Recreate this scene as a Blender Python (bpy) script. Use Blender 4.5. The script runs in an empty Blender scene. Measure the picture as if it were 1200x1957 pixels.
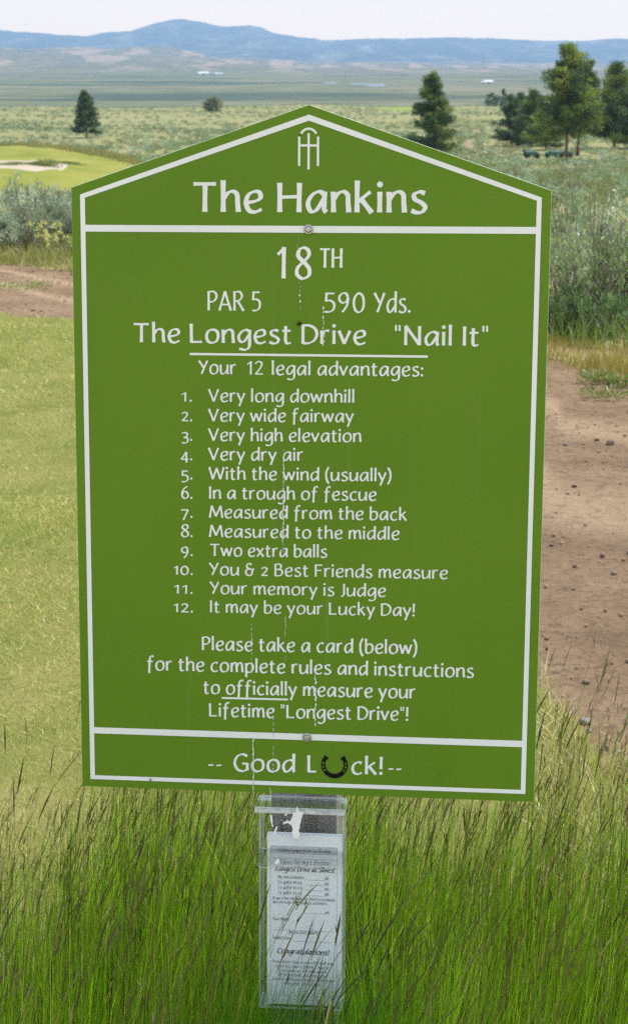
import bpy, math, random
import numpy as np
from mathutils import Vector, Matrix, Euler
R_ = math.radians
rng = np.random.default_rng(7)
random.seed(7)
S = bpy.context.scene
col = S.collection

# ------------------------------------------------------------------ camera
EYE = 1.6
PITCH = 13.959
FPX = 3500.0                      # focal length in pixels of the 1957-pixel-high photograph
cam_d = bpy.data.cameras.new("camera")
cam = bpy.data.objects.new("camera", cam_d); col.objects.link(cam)
cam.location = (0, 0, EYE)
cam.rotation_euler = (R_(90 - PITCH), 0, 0)
cam_d.sensor_fit = 'VERTICAL'; cam_d.sensor_height = 24.0
cam_d.lens = FPX / 1957 * 24.0
cam_d.clip_start = 0.05; cam_d.clip_end = 80000
cam_d.dof.use_dof = True
cam_d.dof.focus_distance = 2.36
cam_d.dof.aperture_fstop = cam_d.lens / 2.9
S.camera = cam

# ------------------------------------------------------------------ sky, sun, exposure
SUN_EL, SUN_AZ = 64.0, 62.0       # azimuth clockwise from the view direction (+Y)
w = bpy.data.worlds.new("World"); S.world = w; w.use_nodes = True
nt = w.node_tree; nt.nodes.clear()
out = nt.nodes.new("ShaderNodeOutputWorld"); bg = nt.nodes.new("ShaderNodeBackground")
sky = nt.nodes.new("ShaderNodeTexSky"); sky.sky_type = 'NISHITA'; sky.sun_disc = False
sky.sun_elevation = R_(SUN_EL); sky.sun_rotation = R_(SUN_AZ)
sky.altitude = 1500; sky.dust_density = 2.0
# thin bright high cloud over the blue
tc = nt.nodes.new("ShaderNodeTexCoord")
mp = nt.nodes.new("ShaderNodeMapping"); mp.inputs['Scale'].default_value = (2.0, 2.0, 9.0)
nz = nt.nodes.new("ShaderNodeTexNoise"); nz.inputs['Scale'].default_value = 2.2; nz.inputs['Detail'].default_value = 6
cr = nt.nodes.new("ShaderNodeMapRange"); cr.inputs['From Min'].default_value = .34; cr.inputs['From Max'].default_value = .62
cr.inputs['To Min'].default_value = .62; cr.inputs['To Max'].default_value = 1.0
mx = nt.nodes.new("ShaderNodeMix"); mx.data_type = 'RGBA'
mx.inputs['B'].default_value = (7.2, 7.8, 8.9, 1)
nt.links.new(tc.outputs['Generated'], mp.inputs['Vector']); nt.links.new(mp.outputs[0], nz.inputs['Vector'])
nt.links.new(nz.outputs['Fac'], cr.inputs['Value']); nt.links.new(cr.outputs[0], mx.inputs['Factor'])
nt.links.new(sky.outputs[0], mx.inputs['A'])
# the low sky is a bank of sunlit, slightly warm cloud
sx = nt.nodes.new("ShaderNodeSeparateXYZ"); nt.links.new(tc.outputs['Generated'], sx.inputs[0])
lo = nt.nodes.new("ShaderNodeMapRange"); lo.inputs['From Min'].default_value = .025; lo.inputs['From Max'].default_value = .07
lo.inputs['To Min'].default_value = 1.; lo.inputs['To Max'].default_value = 0.; nt.links.new(sx.outputs['Z'], lo.inputs['Value'])
m2 = nt.nodes.new("ShaderNodeMix"); m2.data_type = 'RGBA'; m2.inputs['B'].default_value = (13.2, 9.3, 5.0, 1)
nt.links.new(lo.outputs[0], m2.inputs['Factor']); nt.links.new(mx.outputs['Result'], m2.inputs['A'])
nt.links.new(m2.outputs['Result'], bg.inputs['Color'])
bg.inputs['Strength'].default_value = 0.095
nt.links.new(bg.outputs[0], out.inputs['Surface'])

sun_d = bpy.data.lights.new("sun", 'SUN'); sun = bpy.data.objects.new("sun", sun_d); col.objects.link(sun)
sun_d.energy = 3.3; sun_d.angle = R_(0.6); sun_d.color = (1.0, .96, .88)
sdir = Vector((math.sin(R_(SUN_AZ)) * math.cos(R_(SUN_EL)), math.cos(R_(SUN_AZ)) * math.cos(R_(SUN_EL)), math.sin(R_(SUN_EL))))
sun.rotation_euler = sdir.to_track_quat('Z', 'Y').to_euler()
S.view_settings.view_transform = 'Standard'; S.view_settings.look = 'None'
S.view_settings.gamma = 1.0; S.view_settings.use_curve_mapping = False
S.view_settings.exposure = 0.8
S.cycles.use_denoising = False

# ------------------------------------------------------------------ helpers
def tag(o, label=None, cat=None, group=None, kind=None):
    if label: o["label"] = label
    if cat: o["category"] = cat
    if group: o["group"] = group
    if kind: o["kind"] = kind
    return o

def empty(name, loc=(0, 0, 0), rot=(0, 0, 0)):
    o = bpy.data.objects.new(name, None); col.objects.link(o)
    o.location = loc; o.rotation_euler = rot; o.empty_display_size = .1
    return o

def link(name, me, parent=None, loc=None, rot=None):
    o = bpy.data.objects.new(name, me); col.objects.link(o)
    if parent: o.parent = parent
    if loc is not None: o.location = loc
    if rot is not None: o.rotation_euler = rot
    return o

def np_mesh(name, V, F, mat, colors=None, smooth=False):
    """V (n,3); F list of (m,k) index arrays (k = 3 or 4); colors per vertex (n,3)"""
    me = bpy.data.meshes.new(name)
    V = np.asarray(V, dtype=np.float32)
    if not isinstance(F, (list, tuple)): F = [F]
    F = [np.asarray(f, dtype=np.int32) for f in F if len(f)]
    me.vertices.add(len(V)); me.vertices.foreach_set("co", V.ravel())
    loops = np.concatenate([f.ravel() for f in F])
    tot = np.concatenate([np.full(len(f), f.shape[1], np.int32) for f in F])
    start = np.concatenate([[0], np.cumsum(tot)[:-1]]).astype(np.int32)
    me.loops.add(len(loops)); me.loops.foreach_set("vertex_index", loops)
    me.polygons.add(len(tot)); me.polygons.foreach_set("loop_start", start)
    me.polygons.foreach_set("loop_total", tot)
    if smooth: me.polygons.foreach_set("use_smooth", np.ones(len(tot), bool))
    me.update(calc_edges=True); me.validate()
    if colors is not None:
        a = me.color_attributes.new("Col", 'FLOAT_COLOR', 'POINT')
        c = np.ones((len(V), 4), np.float32); c[:, :3] = colors
        a.data.foreach_set("color", c.ravel())
    if mat: me.materials.append(mat)
    return me

class MB:
    """small mesh builder for boxes, tubes, prisms"""
    def __init__(self): self.v = []; self.f = []; self.c = []; self.cur = (1, 1, 1)
    def add(self, vs, fs):
        b = len(self.v); self.v += [tuple(p) for p in vs]; self.c += [self.cur] * len(vs)
        self.f += [tuple(i + b for i in q) for q in fs]
    def box(self, x0, x1, y0, y1, z0, z1):
        self.add([(x0, y0, z0), (x1, y0, z0), (x1, y1, z0), (x0, y1, z0), (x0, y0, z1), (x1, y0, z1), (x1, y1, z1), (x0, y1, z1)],
                 [(0, 3, 2, 1), (4, 5, 6, 7), (0, 1, 5, 4), (1, 2, 6, 5), (2, 3, 7, 6), (3, 0, 4, 7)])
    def prism(self, pts, y0, y1):
        """pts: (x,z) outline counter-clockwise seen from -Y; front at y0"""
        n = len(pts)
        vs = [(x, y0, z) for x, z in pts] + [(x, y1, z) for x, z in pts]
        fs = [tuple(range(n)), tuple(range(2 * n - 1, n - 1, -1))] + [(i, i + n, (i + 1) % n + n, (i + 1) % n) for i in range(n)]
        self.add(vs, fs)
    def tube(self, pts, rad, seg=7, cap=True):
        pts = [Vector(p) for p in pts]; n = len(pts); vs = []; fs = []
        for i, p in enumerate(pts):
            t = (pts[min(i + 1, n - 1)] - pts[max(i - 1, 0)])
            t = t.normalized() if t.length > 1e-9 else Vector((0, 0, 1))
            a = t.orthogonal().normalized() if abs(t.z) > .95 else t.cross(Vector((0, 0, 1))).normalized()
            b = t.cross(a); r = rad[i] if hasattr(rad, '__len__') else rad
            for k in range(seg):
                an = 2 * math.pi * k / seg
                vs.append(p + a * (math.cos(an) * r) + b * (math.sin(an) * r))
        for i in range(n - 1):
            for k in range(seg):
                k2 = (k + 1) % seg
                fs.append((i * seg + k, i * seg + k2, (i + 1) * seg + k2, (i + 1) * seg + k))
        if cap: fs += [tuple(range(seg - 1, -1, -1)), tuple((n - 1) * seg + k for k in range(seg))]
        self.add(vs, fs)
    def mesh(self, name, mat, smooth=False, colors=False):
        me = bpy.data.meshes.new(name); me.from_pydata(self.v, [], self.f); me.update()
        if smooth: me.polygons.foreach_set("use_smooth", [True] * len(me.polygons))
        if colors:
            a = me.color_attributes.new("Col", 'FLOAT_COLOR', 'POINT')
            a.data.foreach_set("color", np.c_[np.array(self.c, np.float32), np.ones(len(self.c), np.float32)].ravel())
        if mat: me.materials.append(mat)
        return me

def bevel(o, wd, seg=2):
    m = o.modifiers.new("bevel", 'BEVEL'); m.width = wd; m.segments = seg; m.limit_method = 'ANGLE'
    return o

# ------------------------------------------------------------------ materials
def new_mat(name):
    m = bpy.data.materials.new(name); m.use_nodes = True
    n = m.node_tree; n.nodes.clear()
    o = n.nodes.new("ShaderNodeOutputMaterial")
    return m, n, o

class NT:
    def __init__(self, n): self.n = n
    def node(self, t, **kw):
        x = self.n.nodes.new("ShaderNode" + t)
        for k, v in kw.items(): setattr(x, k, v)
        return x
    def l(self, a, b): self.n.links.new(a, b)
    def noise(self, scale, detail=4, rough=.55, vec=None, dist=0):
        x = self.node("TexNoise"); x.inputs['Scale'].default_value = scale; x.inputs['Detail'].default_value = detail
        x.inputs['Roughness'].default_value = rough; x.inputs['Distortion'].default_value = dist
        if vec is not None: self.l(vec, x.inputs['Vector'])
        return x.outputs['Fac']
    def rng(self, v, a, b, c=0., d=1., smooth=True):
        x = self.node("MapRange"); x.interpolation_type = 'SMOOTHSTEP' if smooth else 'LINEAR'
        x.inputs['From Min'].default_value = a; x.inputs['From Max'].default_value = b
        x.inputs['To Min'].default_value = c; x.inputs['To Max'].default_value = d
        self.l(v, x.inputs['Value']); return x.outputs[0]
    def mix(self, f, a, b, mode='MIX'):
        x = self.node("Mix", data_type='RGBA', blend_type=mode)
        for s, v in (('Factor', f), ('A', a), ('B', b)):
            if isinstance(v, (int, float)): x.inputs[s].default_value = v
            elif isinstance(v, tuple): x.inputs[s].default_value = (*v[:3], 1)
            else: self.l(v, x.inputs[s])
        return x.outputs['Result']
    def math(self, op, a, b=0.):
        x = self.node("Math", operation=op)
        for i, v in enumerate((a, b)):
            if isinstance(v, (int, float)): x.inputs[i].default_value = v
            else: self.l(v, x.inputs[i])
        return x.outputs[0]
    def ramp(self, v, stops):
        x = self.node("ValToRGB"); e = x.color_ramp.elements
        while len(e) < len(stops): e.new(.5)
        for i, (p, c) in enumerate(stops): e[i].position = p; e[i].color = (*c, 1)
        self.l(v, x.inputs['Fac']); return x.outputs['Color']
    def bump(self, h, strength=.3, dist=.01):
        x = self.node("Bump"); x.inputs['Strength'].default_value = strength; x.inputs['Distance'].default_value = dist
        self.l(h, x.inputs['Height']); return x.outputs['Normal']

def pbsdf(N, o, color, rough=.6, spec=.3, normal=None, metallic=0.):
    b = N.node("BsdfPrincipled")
    if isinstance(color, tuple): b.inputs['Base Color'].default_value = (*color[:3], 1)
    else: N.l(color, b.inputs['Base Color'])
    if isinstance(rough, (int, float)): b.inputs['Roughness'].default_value = rough
    else: N.l(rough, b.inputs['Roughness'])
    b.inputs['Specular IOR Level'].default_value = spec; b.inputs['Metallic'].default_value = metallic
    if normal is not None: N.l(normal, b.inputs['Normal'])
    N.l(b.outputs[0], o.inputs['Surface']); return b

def leaf_mat(name, trans=.35, gloss=.12, var=.25, tint=(1, 1, 1)):
    """two-sided leaf: vertex colour, diffuse + translucent + a little gloss"""
    m, n, o = new_mat(name); N = NT(n)
    at = N.node("VertexColor"); at.layer_name = "Col"
    ob = N.node("ObjectInfo")
    c = N.mix(1., at.outputs['Color'], tint, 'MULTIPLY')
    hv = N.node("HueSaturation"); N.l(c, hv.inputs['Color'])
    N.l(N.rng(ob.outputs['Random'], 0, 1, 1 - var, 1 + var, False), hv.inputs['Value'])
    d = N.node("BsdfDiffuse"); t = N.node("BsdfTranslucent"); g = N.node("BsdfGlossy"); g.inputs['Roughness'].default_value = .45
    N.l(hv.outputs[0], d.inputs['Color'])
    tcol = N.mix(1., hv.outputs[0], (1.2, 1.35, .45), 'MULTIPLY'); N.l(tcol, t.inputs['Color'])
    a = N.node("MixShader"); a.inputs[0].default_value = trans; N.l(d.outputs[0], a.inputs[1]); N.l(t.outputs[0], a.inputs[2])
    g.inputs['Color'].default_value = (.8, .85, .8, 1)
    b = N.node("MixShader"); b.inputs[0].default_value = gloss * .35; N.l(a.outputs[0], b.inputs[1]); N.l(g.outputs[0], b.inputs[2])
    N.l(b.outputs[0], o.inputs['Surface'])
    return m

def simple_mat(name, c1, c2, scale=8, rough=.7, spec=.2, bump=.0, metallic=0., detail=5, coord='Object'):
    m, n, o = new_mat(name); N = NT(n)
    t = N.node("TexCoord"); f = N.noise(scale, detail, .6, t.outputs[coord])
    c = N.mix(N.rng(f, .35, .65), c1, c2)
    nm = N.bump(N.noise(scale * 6, 4, .6, t.outputs[coord]), bump, .01) if bump else None
    pbsdf(N, o, c, rough, spec, nm, metallic); return m

M = {}
M['leaf'] = leaf_mat('leaf'); M['needle'] = leaf_mat('needle', .2, .1, .08)
M['sage'] = leaf_mat('sage', .22, .12, .1); M['blade'] = leaf_mat('blade', .42, .08, 0.); M['turf'] = leaf_mat('turf', .3, .12, 0.)
M['bark'] = simple_mat('bark', (.10, .065, .045), (.20, .125, .085), 3, .9, .1, .6)
M['twig'] = simple_mat('twig', (.17, .14, .115), (.33, .29, .25), 20, .9, .1, .4)
M['stone'] = simple_mat('stone', (.15, .115, .09), (.28, .225, .18), 14, .85, .2, .5)

# ------------------------------------------------------------------ terrain
def vnoise(x, y, seed=0):
    """smooth value noise, vectorised"""
    x = np.asarray(x, float); y = np.asarray(y, float)
    xi = np.floor(x).astype(np.int64); yi = np.floor(y).astype(np.int64); xf = x - xi; yf = y - yi
    def h(a, b):
        n = (a * 374761393 + b * 668265263 + seed * 69069) & 0x7fffffff
        n = ((n ^ (n >> 13)) * 1274126177) & 0x7fffffff
        n = n ^ (n >> 16)
        return (n & 0xffff) / 65535.0
    u = xf * xf * (3 - 2 * xf); v = yf * yf * (3 - 2 * yf)
    return (h(xi, yi) * (1 - u) + h(xi + 1, yi) * u) * (1 - v) + (h(xi, yi + 1) * (1 - u) + h(xi + 1, yi + 1) * u) * v
def fbm(x, y, o=4, seed=0):
    s = 0; a = .5; t = 0
    for k in range(o): s = s + a * vnoise(np.asarray(x) * 2 ** k, np.asarray(y) * 2 ** k, seed + k); t += a; a *= .5
    return s / t
PD = np.array([-60, 14, 18, 30, 60, 100, 140, 200, 320, 450, 700, 770, 1150, 1500, 6400, 30000.])
PZ = np.array([0, 0, -.22, -1.9, -3.9, -5.3, -6.9, -8.9, -11.7, -13.2, -16.6, -19.0, -34., -36., -36., -36.])
def skyline(px, tab):
    return np.interp(px, [a for a, b in tab], [b for a, b in tab])
SKY2 = [(-900, 70), (-300, 66), (0, 56), (60, 60), (130, 66), (180, 68), (210, 62), (260, 60), (300, 46), (330, 39), (355, 35), (385, 39), (400, 43), (440, 50), (480, 49), (500, 53), (520, 64), (570, 74), (620, 80), (700, 78), (800, 76), (850, 74), (930, 74), (1000, 77), (1100, 80), (1200, 82), (1500, 74), (2100, 80)]
SKY1 = [(-900, 92), (-300, 82), (0, 86), (60, 94), (150, 102), (230, 104), (300, 102), (380, 106), (430, 113), (520, 117), (600, 123), (750, 121), (900, 125), (1200, 127), (1500, 124), (2100, 120)]
D1, D2 = 8500., 14500.
def bump01(d, a, b, c):
    r = np.clip((d - a) / (b - a), 0, 1); f = np.clip((c - d) / (c - b), 0, 1)
    sm = lambda q: q * q * (3 - 2 * q)
    return sm(r) * np.where(d > b, sm(f), 1)
def Z(x, y):
    x = np.asarray(x, float); y = np.asarray(y, float)
    d = y
    z = np.interp(d, PD, PZ)
    # rounded golf mound on the left, draws between the sage knolls
    az = x / np.maximum(d, 5)
    z = z + 1.1 * np.exp(-((az + .17) / .06) ** 2) * np.exp(-((d - 118) / 26) ** 2)
    amp = np.interp(d, [0, 20, 60, 200, 700, 1200, 6000], [0, 0, .35, .9, 1.3, .8, .8])
    z = z + amp * (fbm(x / 38 + 9, y / 55, 3, 3) - .5) * 2
    amp2 = np.interp(d, [0, 10, 30], [.012, .03, .08])
    z = z + amp2 * (fbm(x / 1.6, y / 1.6, 3, 11) - .5)
    px = 600 + FPX * x / np.maximum(d, 5) * 1.0
    e1 = EYE + np.tan(np.arctan((978.5 - skyline(px, SKY1)) / FPX) - R_(PITCH)) * D1
    e2 = EYE + np.tan(np.arctan((978.5 - skyline(px, SKY2)) / FPX) - R_(PITCH)) * D2
    n1 = fbm(x / 700, y / 900, 5, 21); n2 = fbm(x / 1500 + 3, y / 2200, 5, 31)
    s1 = bump01(d, 3300, D1, 10600); s2 = bump01(d, 10300, D2, 19000)
    k1 = np.clip(np.abs(d - D1) / 900, .08, 1); k2 = np.clip(np.abs(d - D2) / 1500, .06, 1)
    fold = 1 - np.abs(2 * fbm(x / 520 + .3 * n1, y / 1500, 3, 63) - 1) * 1.0
    fold2 = 1 - np.abs(2 * fbm(x / 190 + .5 * n1, y / 600, 3, 67) - 1)
    z = z + s1 * ((fold - .7) * 46 + (fold2 - .7) * 16) * np.clip((e1 + 70) / 80, .25, 1.2) * k1
    z = z + s2 * 13 * (fbm(x / 60, y / 260, 3, 71) - .5)
    z = z + s2 * ((1 - np.abs(2 * fbm(x / 900, y / 1600, 4, 73) - 1)) - .65) * 130 * k2
    z = z + (e1 + 36) * s1 * np.clip(1 + (n1 - .5) * 1.5 * k1, 0.2, 2.) + s1 * (n1 - .5) * 30 * k1
    z = z + (e2 + 36) * s2 * np.clip(1 + (n2 - .5) * 1.6 * k2, 0.2, 2.)
    return z
def z1(x, y): return float(Z(x, y))
CP, SP = math.cos(R_(PITCH)), math.sin(R_(PITCH))
def ray(px, py):
    a, b = (px - 600) / FPX, (978.5 - py) / FPX
    return np.array([a, CP + b * SP, -SP + b * CP])
def G(px, py, lo=1.5, hi=9000.):
    """ground point where a sight line of the survey meets the terrain"""
    r = ray(px, py); ts = np.geomspace(lo, hi, 5000)
    h = EYE + r[2] * ts - Z(r[0] * ts, r[1] * ts)
    k = np.argmax(h < 0) if (h < 0).any() else len(ts) - 1
    a, b = ts[max(k - 1, 0)], ts[k]
    for _ in range(30):
        m = .5 * (a + b)
        if EYE + r[2] * m - z1(r[0] * m, r[1] * m) < 0: b = m
        else: a = m
    return r[0] * b, r[1] * b
def at_dist(px, d):
    return (px - 600) / FPX * d * 1.0, d   # column at (approx.) forward distance d

# ground sheet
ys = np.unique(np.concatenate([np.arange(-10, 2, .5), np.arange(2, 20, .2), np.arange(20, 30, .5), np.geomspace(30, 6000, 200), np.linspace(6000, 16200, 150)]))
tt = np.linspace(-1, 1, 401); ss = tt * (.35 + .65 * tt ** 2)
gx = np.outer(9 + .62 * (ys + 10), ss); gy = np.repeat(ys[:, None], len(ss), 1)
gz = Z(gx, gy)
nr, nc = gx.shape
idx = np.arange(nr * nc).reshape(nr, nc)
F = np.stack([idx[:-1, :-1], idx[:-1, 1:], idx[1:, 1:], idx[1:, :-1]], -1).reshape(-1, 4)
m, n, o = new_mat('ground'); N = NT(n)
geo = N.node("NewGeometry"); sep = N.node("SeparateXYZ"); N.l(geo.outputs['Position'], sep.inputs[0]); P_ = geo.outputs['Position']
Y = sep.outputs['Y']
soil = N.mix(N.rng(N.noise(3, 6, .6, P_), .4, .62), (.22, .16, .11), (.27, .24, .11))
sagec = N.ramp(N.noise(.55, 6, .62, P_), [(.3, (.15, .14, .08)), (.48, (.19, .20, .085)), (.62, (.25, .225, .12)), (.75, (.14, .17, .06))])
# valley: long level bands of meadow, hay, sage and painted cloud shadow
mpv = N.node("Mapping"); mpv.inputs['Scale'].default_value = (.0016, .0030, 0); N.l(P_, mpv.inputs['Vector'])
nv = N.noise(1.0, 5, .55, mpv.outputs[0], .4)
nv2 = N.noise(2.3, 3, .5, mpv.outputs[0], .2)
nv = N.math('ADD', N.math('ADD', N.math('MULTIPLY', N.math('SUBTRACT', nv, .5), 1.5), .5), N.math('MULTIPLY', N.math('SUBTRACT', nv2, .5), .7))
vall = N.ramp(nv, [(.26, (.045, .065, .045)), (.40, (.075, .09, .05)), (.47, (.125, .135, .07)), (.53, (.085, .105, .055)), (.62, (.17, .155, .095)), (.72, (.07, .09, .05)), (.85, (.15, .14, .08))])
mph = N.node("Mapping"); mph.inputs['Scale'].default_value = (.0065, .0006, .03); N.l(P_, mph.inputs['Vector'])
hill = N.ramp(N.noise(1.0, 6, .62, mph.outputs[0], .3), [(.30, (.035, .05, .035)), (.42, (.15, .125, .085)), (.50, (.085, .095, .055)), (.58, (.25, .19, .13)), (.68, (.19, .15, .11)), (.78, (.05, .065, .04))])  # ground cover patches; their contrast also paints in shading of the hill folds
mpm = N.node("Mapping"); mpm.inputs['Scale'].default_value = (.0042, .0007, .016); N.l(P_, mpm.inputs['Vector'])
fn = N.noise(1.0, 9, .66, mpm.outputs[0], .5)
fine = N.noise(26., 3, .6, mpm.outputs[0])
fmask = N.math('ADD', fn, N.math('MULTIPLY', N.math('SUBTRACT', fine, .5), .22))
mtn = N.ramp(fmask, [(.36, (.012, .026, .016)), (.50, (.03, .045, .028)), (.59, (.09, .095, .06)), (.72, (.22, .20, .14))])
c = N.mix(N.rng(Y, 14, 20), soil, sagec)
wob = N.math('MULTIPLY', N.math('SUBTRACT', N.noise(.004, 3, .5, P_), .5), 900)
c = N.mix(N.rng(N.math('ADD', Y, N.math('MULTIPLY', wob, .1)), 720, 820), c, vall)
Yw = N.math('ADD', Y, N.math('MULTIPLY', wob, 2.0))
c = N.mix(N.rng(Yw, 3600, 5600), c, hill)
c = N.mix(N.rng(Yw, 10000, 11000), c, mtn)
nm = N.bump(N.noise(14, 6, .65, P_), .5, .03)
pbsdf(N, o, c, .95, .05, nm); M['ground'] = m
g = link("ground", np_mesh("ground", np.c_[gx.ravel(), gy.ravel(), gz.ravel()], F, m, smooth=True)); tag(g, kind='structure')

# draped sheets -----------------------------------------------------------------
def catmull(P, n=12, closed=False):
    P = np.asarray(P, float); k = len(P); outp = []
    rngk = range(k) if closed else range(k - 1)
    for i in rngk:
        if closed: a, b, c_, d = P[(i - 1) % k], P[i], P[(i + 1) % k], P[(i + 2) % k]
        else: a, b, c_, d = P[max(i - 1, 0)], P[i], P[i + 1], P[min(i + 2, k - 1)]
        t = np.linspace(0, 1, n, endpoint=False)[:, None]
        outp.append(.5 * ((2 * b) + (-a + c_) * t + (2 * a - 5 * b + 4 * c_ - d) * t ** 2 + (-a + 3 * b - 3 * c_ + d) * t ** 3))
    if not closed: outp.append(P[-1:])
    return np.concatenate(outp)
def ribbon(name, A, B, nacross, lift, mat, wob=0., seed=0, n=24):
    """sheet between two open curves A and B, draped on the ground; attribute Col.r = position across"""
    a = catmull(A, n); b = catmull(B, n); t = np.linspace(0, 1, nacross)
    k = min(len(a), len(b)); a, b = a[:k], b[:k]
    if wob:
        e = np.arange(k)
        a = a + wob * (fbm(a[:, :1] * 2.2, a[:, 1:] * 2.2, 3, seed) - .5); b = b + wob * (fbm(b[:, :1] * 2.2, b[:, 1:] * 2.2, 3, seed + 5) - .5)
    X = a[:, None, :] * (1 - t[None, :, None]) + b[:, None, :] * t[None, :, None]
    zz = Z(X[..., 0], X[..., 1]) + lift
    ii = np.arange(k * nacross).reshape(k, nacross)
    F = np.stack([ii[:-1, :-1], ii[:-1, 1:], ii[1:, 1:], ii[1:, :-1]], -1).reshape(-1, 4)
    cc = np.zeros((k * nacross, 3)); cc[:, 0] = np.tile(t, k)
    me = np_mesh(name, np.c_[X.reshape(-1, 2), zz.ravel()], F, mat, cc, True)
    return link(name, me)
def blob(name, outline, lift, mat, rings=8):
    """filled closed outline draped on the ground"""
    ol = catmull(outline, 8, True); c0 = ol.mean(0); k = len(ol)
    V = [c0[None]]; 
    for r in range(1, rings + 1): V.append(c0 + (ol - c0) * r / rings)
    V = np.concatenate(V); F3 = [(0, 1 + i, 1 + (i + 1) % k) for i in range(k)]; F4 = []
    for r in range(rings - 1):
        a = 1 + r * k; b = a + k
        F4 += [(a + i, b + i, b + (i + 1) % k, a + (i + 1) % k) for i in range(k)]
    lf_ = np.full(len(V), lift); lf_[-k:] = -.12
    me = np_mesh(name, np.c_[V, Z(V[:, 0], V[:, 1]) + lf_], [np.array(F3), np.array(F4)], mat, smooth=True)
    return link(name, me)

# dirt cart path
m, n, o = new_mat('dirt'); N = NT(n)
geo = N.node("NewGeometry"); P_ = geo.outputs['Position']
at = N.node("VertexColor"); at.layer_name = "Col"; sp = N.node("SeparateColor"); N.l(at.outputs['Color'], sp.inputs[0])
base = N.ramp(N.noise(1.3, 8, .68, P_), [(.28, (.16, .103, .060)), (.46, (.248, .166, .099)), (.6, (.32, .22, .137)), (.75, (.21, .14, .083))])
fine = N.noise(38, 6, .7, P_)
base = N.mix(N.rng(fine, .48, .7, 0, .85), base, (.12, .085, .06))
base = N.mix(N.rng(N.noise(85, 3, .7, P_), .62, .72, 0, .7), base, (.40, .33, .27))
across = N.math('ADD', sp.outputs[0], N.math('MULTIPLY', N.math('SUBTRACT', N.noise(.9, 3, .5, P_), .5), .10))
def track(center, wd):
    return N.rng(N.math('ABSOLUTE', N.math('SUBTRACT', across, center)), 0, wd, 1, 0)
tr = N.math('MAXIMUM', track(.50, .085), track(.735, .07))
base = N.mix(N.math('MULTIPLY', tr, .8), base, N.mix(N.rng(fine, .4, .7), (.42, .312, .20), (.34, .243, .155)))
base = N.mix(N.rng(N.noise(15, 5, .7, P_), .52, .66, 0, .45), base, (.12, .083, .055))
base = N.mix(N.rng(N.noise(130, 2, .6, P_), .60, .70, 0, .6), base, (.10, .07, .05))
nm = N.bump(N.math('ADD', N.math('ADD', N.noise(26, 9, .75, P_), N.math('MULTIPLY', N.noise(4, 4, .6, P_), 1.6)), N.math('MULTIPLY', tr, -.9)), .85, .045)
pbsdf(N, o, base, .95, .1, nm); M['dirt'] = m
NEAR = [(-30, 33), (-12, 21.5), (-5.2, 14.8)] + [G(0, 599), G(140, 618)] + [(-.62, 9.2), (.12, 6.6), G(1036, 1325), G(1125, 1440), G(1200, 1500), (1.6, 3.0), (5, .6), (16, -6)]
FAR = [(-30, 38), (-12, 25), (-5.6, 17.9)] + [G(0, 506), G(140, 522)] + [(-.9, 13.0), (.5, 11.2), G(1045, 690), G(1200, 722), (3.0, 8.8), (5.5, 6.4), (11, 2.2), (20, -2)]
path = ribbon("dirt_path", [(a - .25, b - .38) for a, b in NEAR], FAR, 60, .008, M['dirt'], .3, 3); tag(path, kind='structure')

# lawn beside the path
m, n, o = new_mat('lawn'); N = NT(n); geo = N.node("NewGeometry"); P_ = geo.outputs['Position']
c = N.ramp(N.noise(2.2, 7, .65, P_), [(.3, (.13, .155, .035)), (.5, (.20, .20, .06)), (.7, (.27, .245, .095))])
c = N.mix(N.rng(N.noise(60, 4, .7, P_), .5, .7, 0, .6), c, (.13, .12, .05))
pbsdf(N, o, c, .95, .05, N.bump(N.noise(70, 5, .7, P_), .8, .02)); M['lawn'] = m
LA = [(-40, 6), (-14, 1), (-8, -4), (-4, -7), (0, -8), (4, -8)]
lawn = ribbon("lawn", [(-30, -8), (-14, -8), (-8, -8), (-5, -8)] + [(-3, -8), (-1.5, -8), (-.6, -8), (.1, -8), (.4, -8), (.7, -8), (1.6, -8), (5, -8), (16, -8)],
              NEAR, 40, .016, M['lawn'], .22, 8); tag(lawn, kind='structure')

# golf fairway, bunker, green
m, n, o = new_mat('fairway'); N = NT(n); geo = N.node("NewGeometry"); P_ = geo.outputs['Position']
mpf = N.node("Mapping"); mpf.inputs['Rotation'].default_value = (0, 0, .5); mpf.inputs['Scale'].default_value = (.16, .05, .1); N.l(P_, mpf.inputs['Vector'])
c = N.ramp(N.noise(1., 5, .6, mpf.outputs[0]), [(.3, (.125, .155, .024)), (.5, (.185, .195, .036)), (.68, (.25, .235, .06))])
c = N.mix(N.rng(N.noise(4, 5, .6, P_), .45, .7, 0, .35), c, (.18, .2, .05))
pbsdf(N, o, c, .95, .05); M['fairway'] = m
fw_px = [(-420, 288), (-250, 284), (-120, 281), (0, 279.5), (60, 279), (130, 286), (190, 296), (250, 309), (330, 328), (420, 350), (330, 372), (140, 368), (0, 371), (-200, 378), (-420, 372)]
fw = blob("fairway", [G(a, b) for a, b in fw_px], .10, M['fairway'], 16); tag(fw, kind='structure')
M['sand'] = simple_mat('sand', (.31, .265, .205), (.38, .33, .26), 1.2, .95, .05, .3, coord='Object')
bk_px = [(-120, 326), (-60, 320), (0, 322), (30, 319), (60, 322), (95, 318), (128, 317), (147, 319), (140, 325), (110, 330), (75, 336), (40, 333), (0, 329), (-60, 334)]
bk_pts = [G(a, b) for a, b in bk_px]
bk = blob("sand_bunker", bk_pts, .13, M['sand'], 6); tag(bk, kind='structure')
m = simple_mat('putting', (.15, .20, .045), (.20, .24, .06), .3, .9, .05); M['putting'] = m
gr_px = [(715, 208), (740, 206), (775, 205), (830, 206), (860, 209), (850, 212), (800, 213), (745, 212)]
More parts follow.
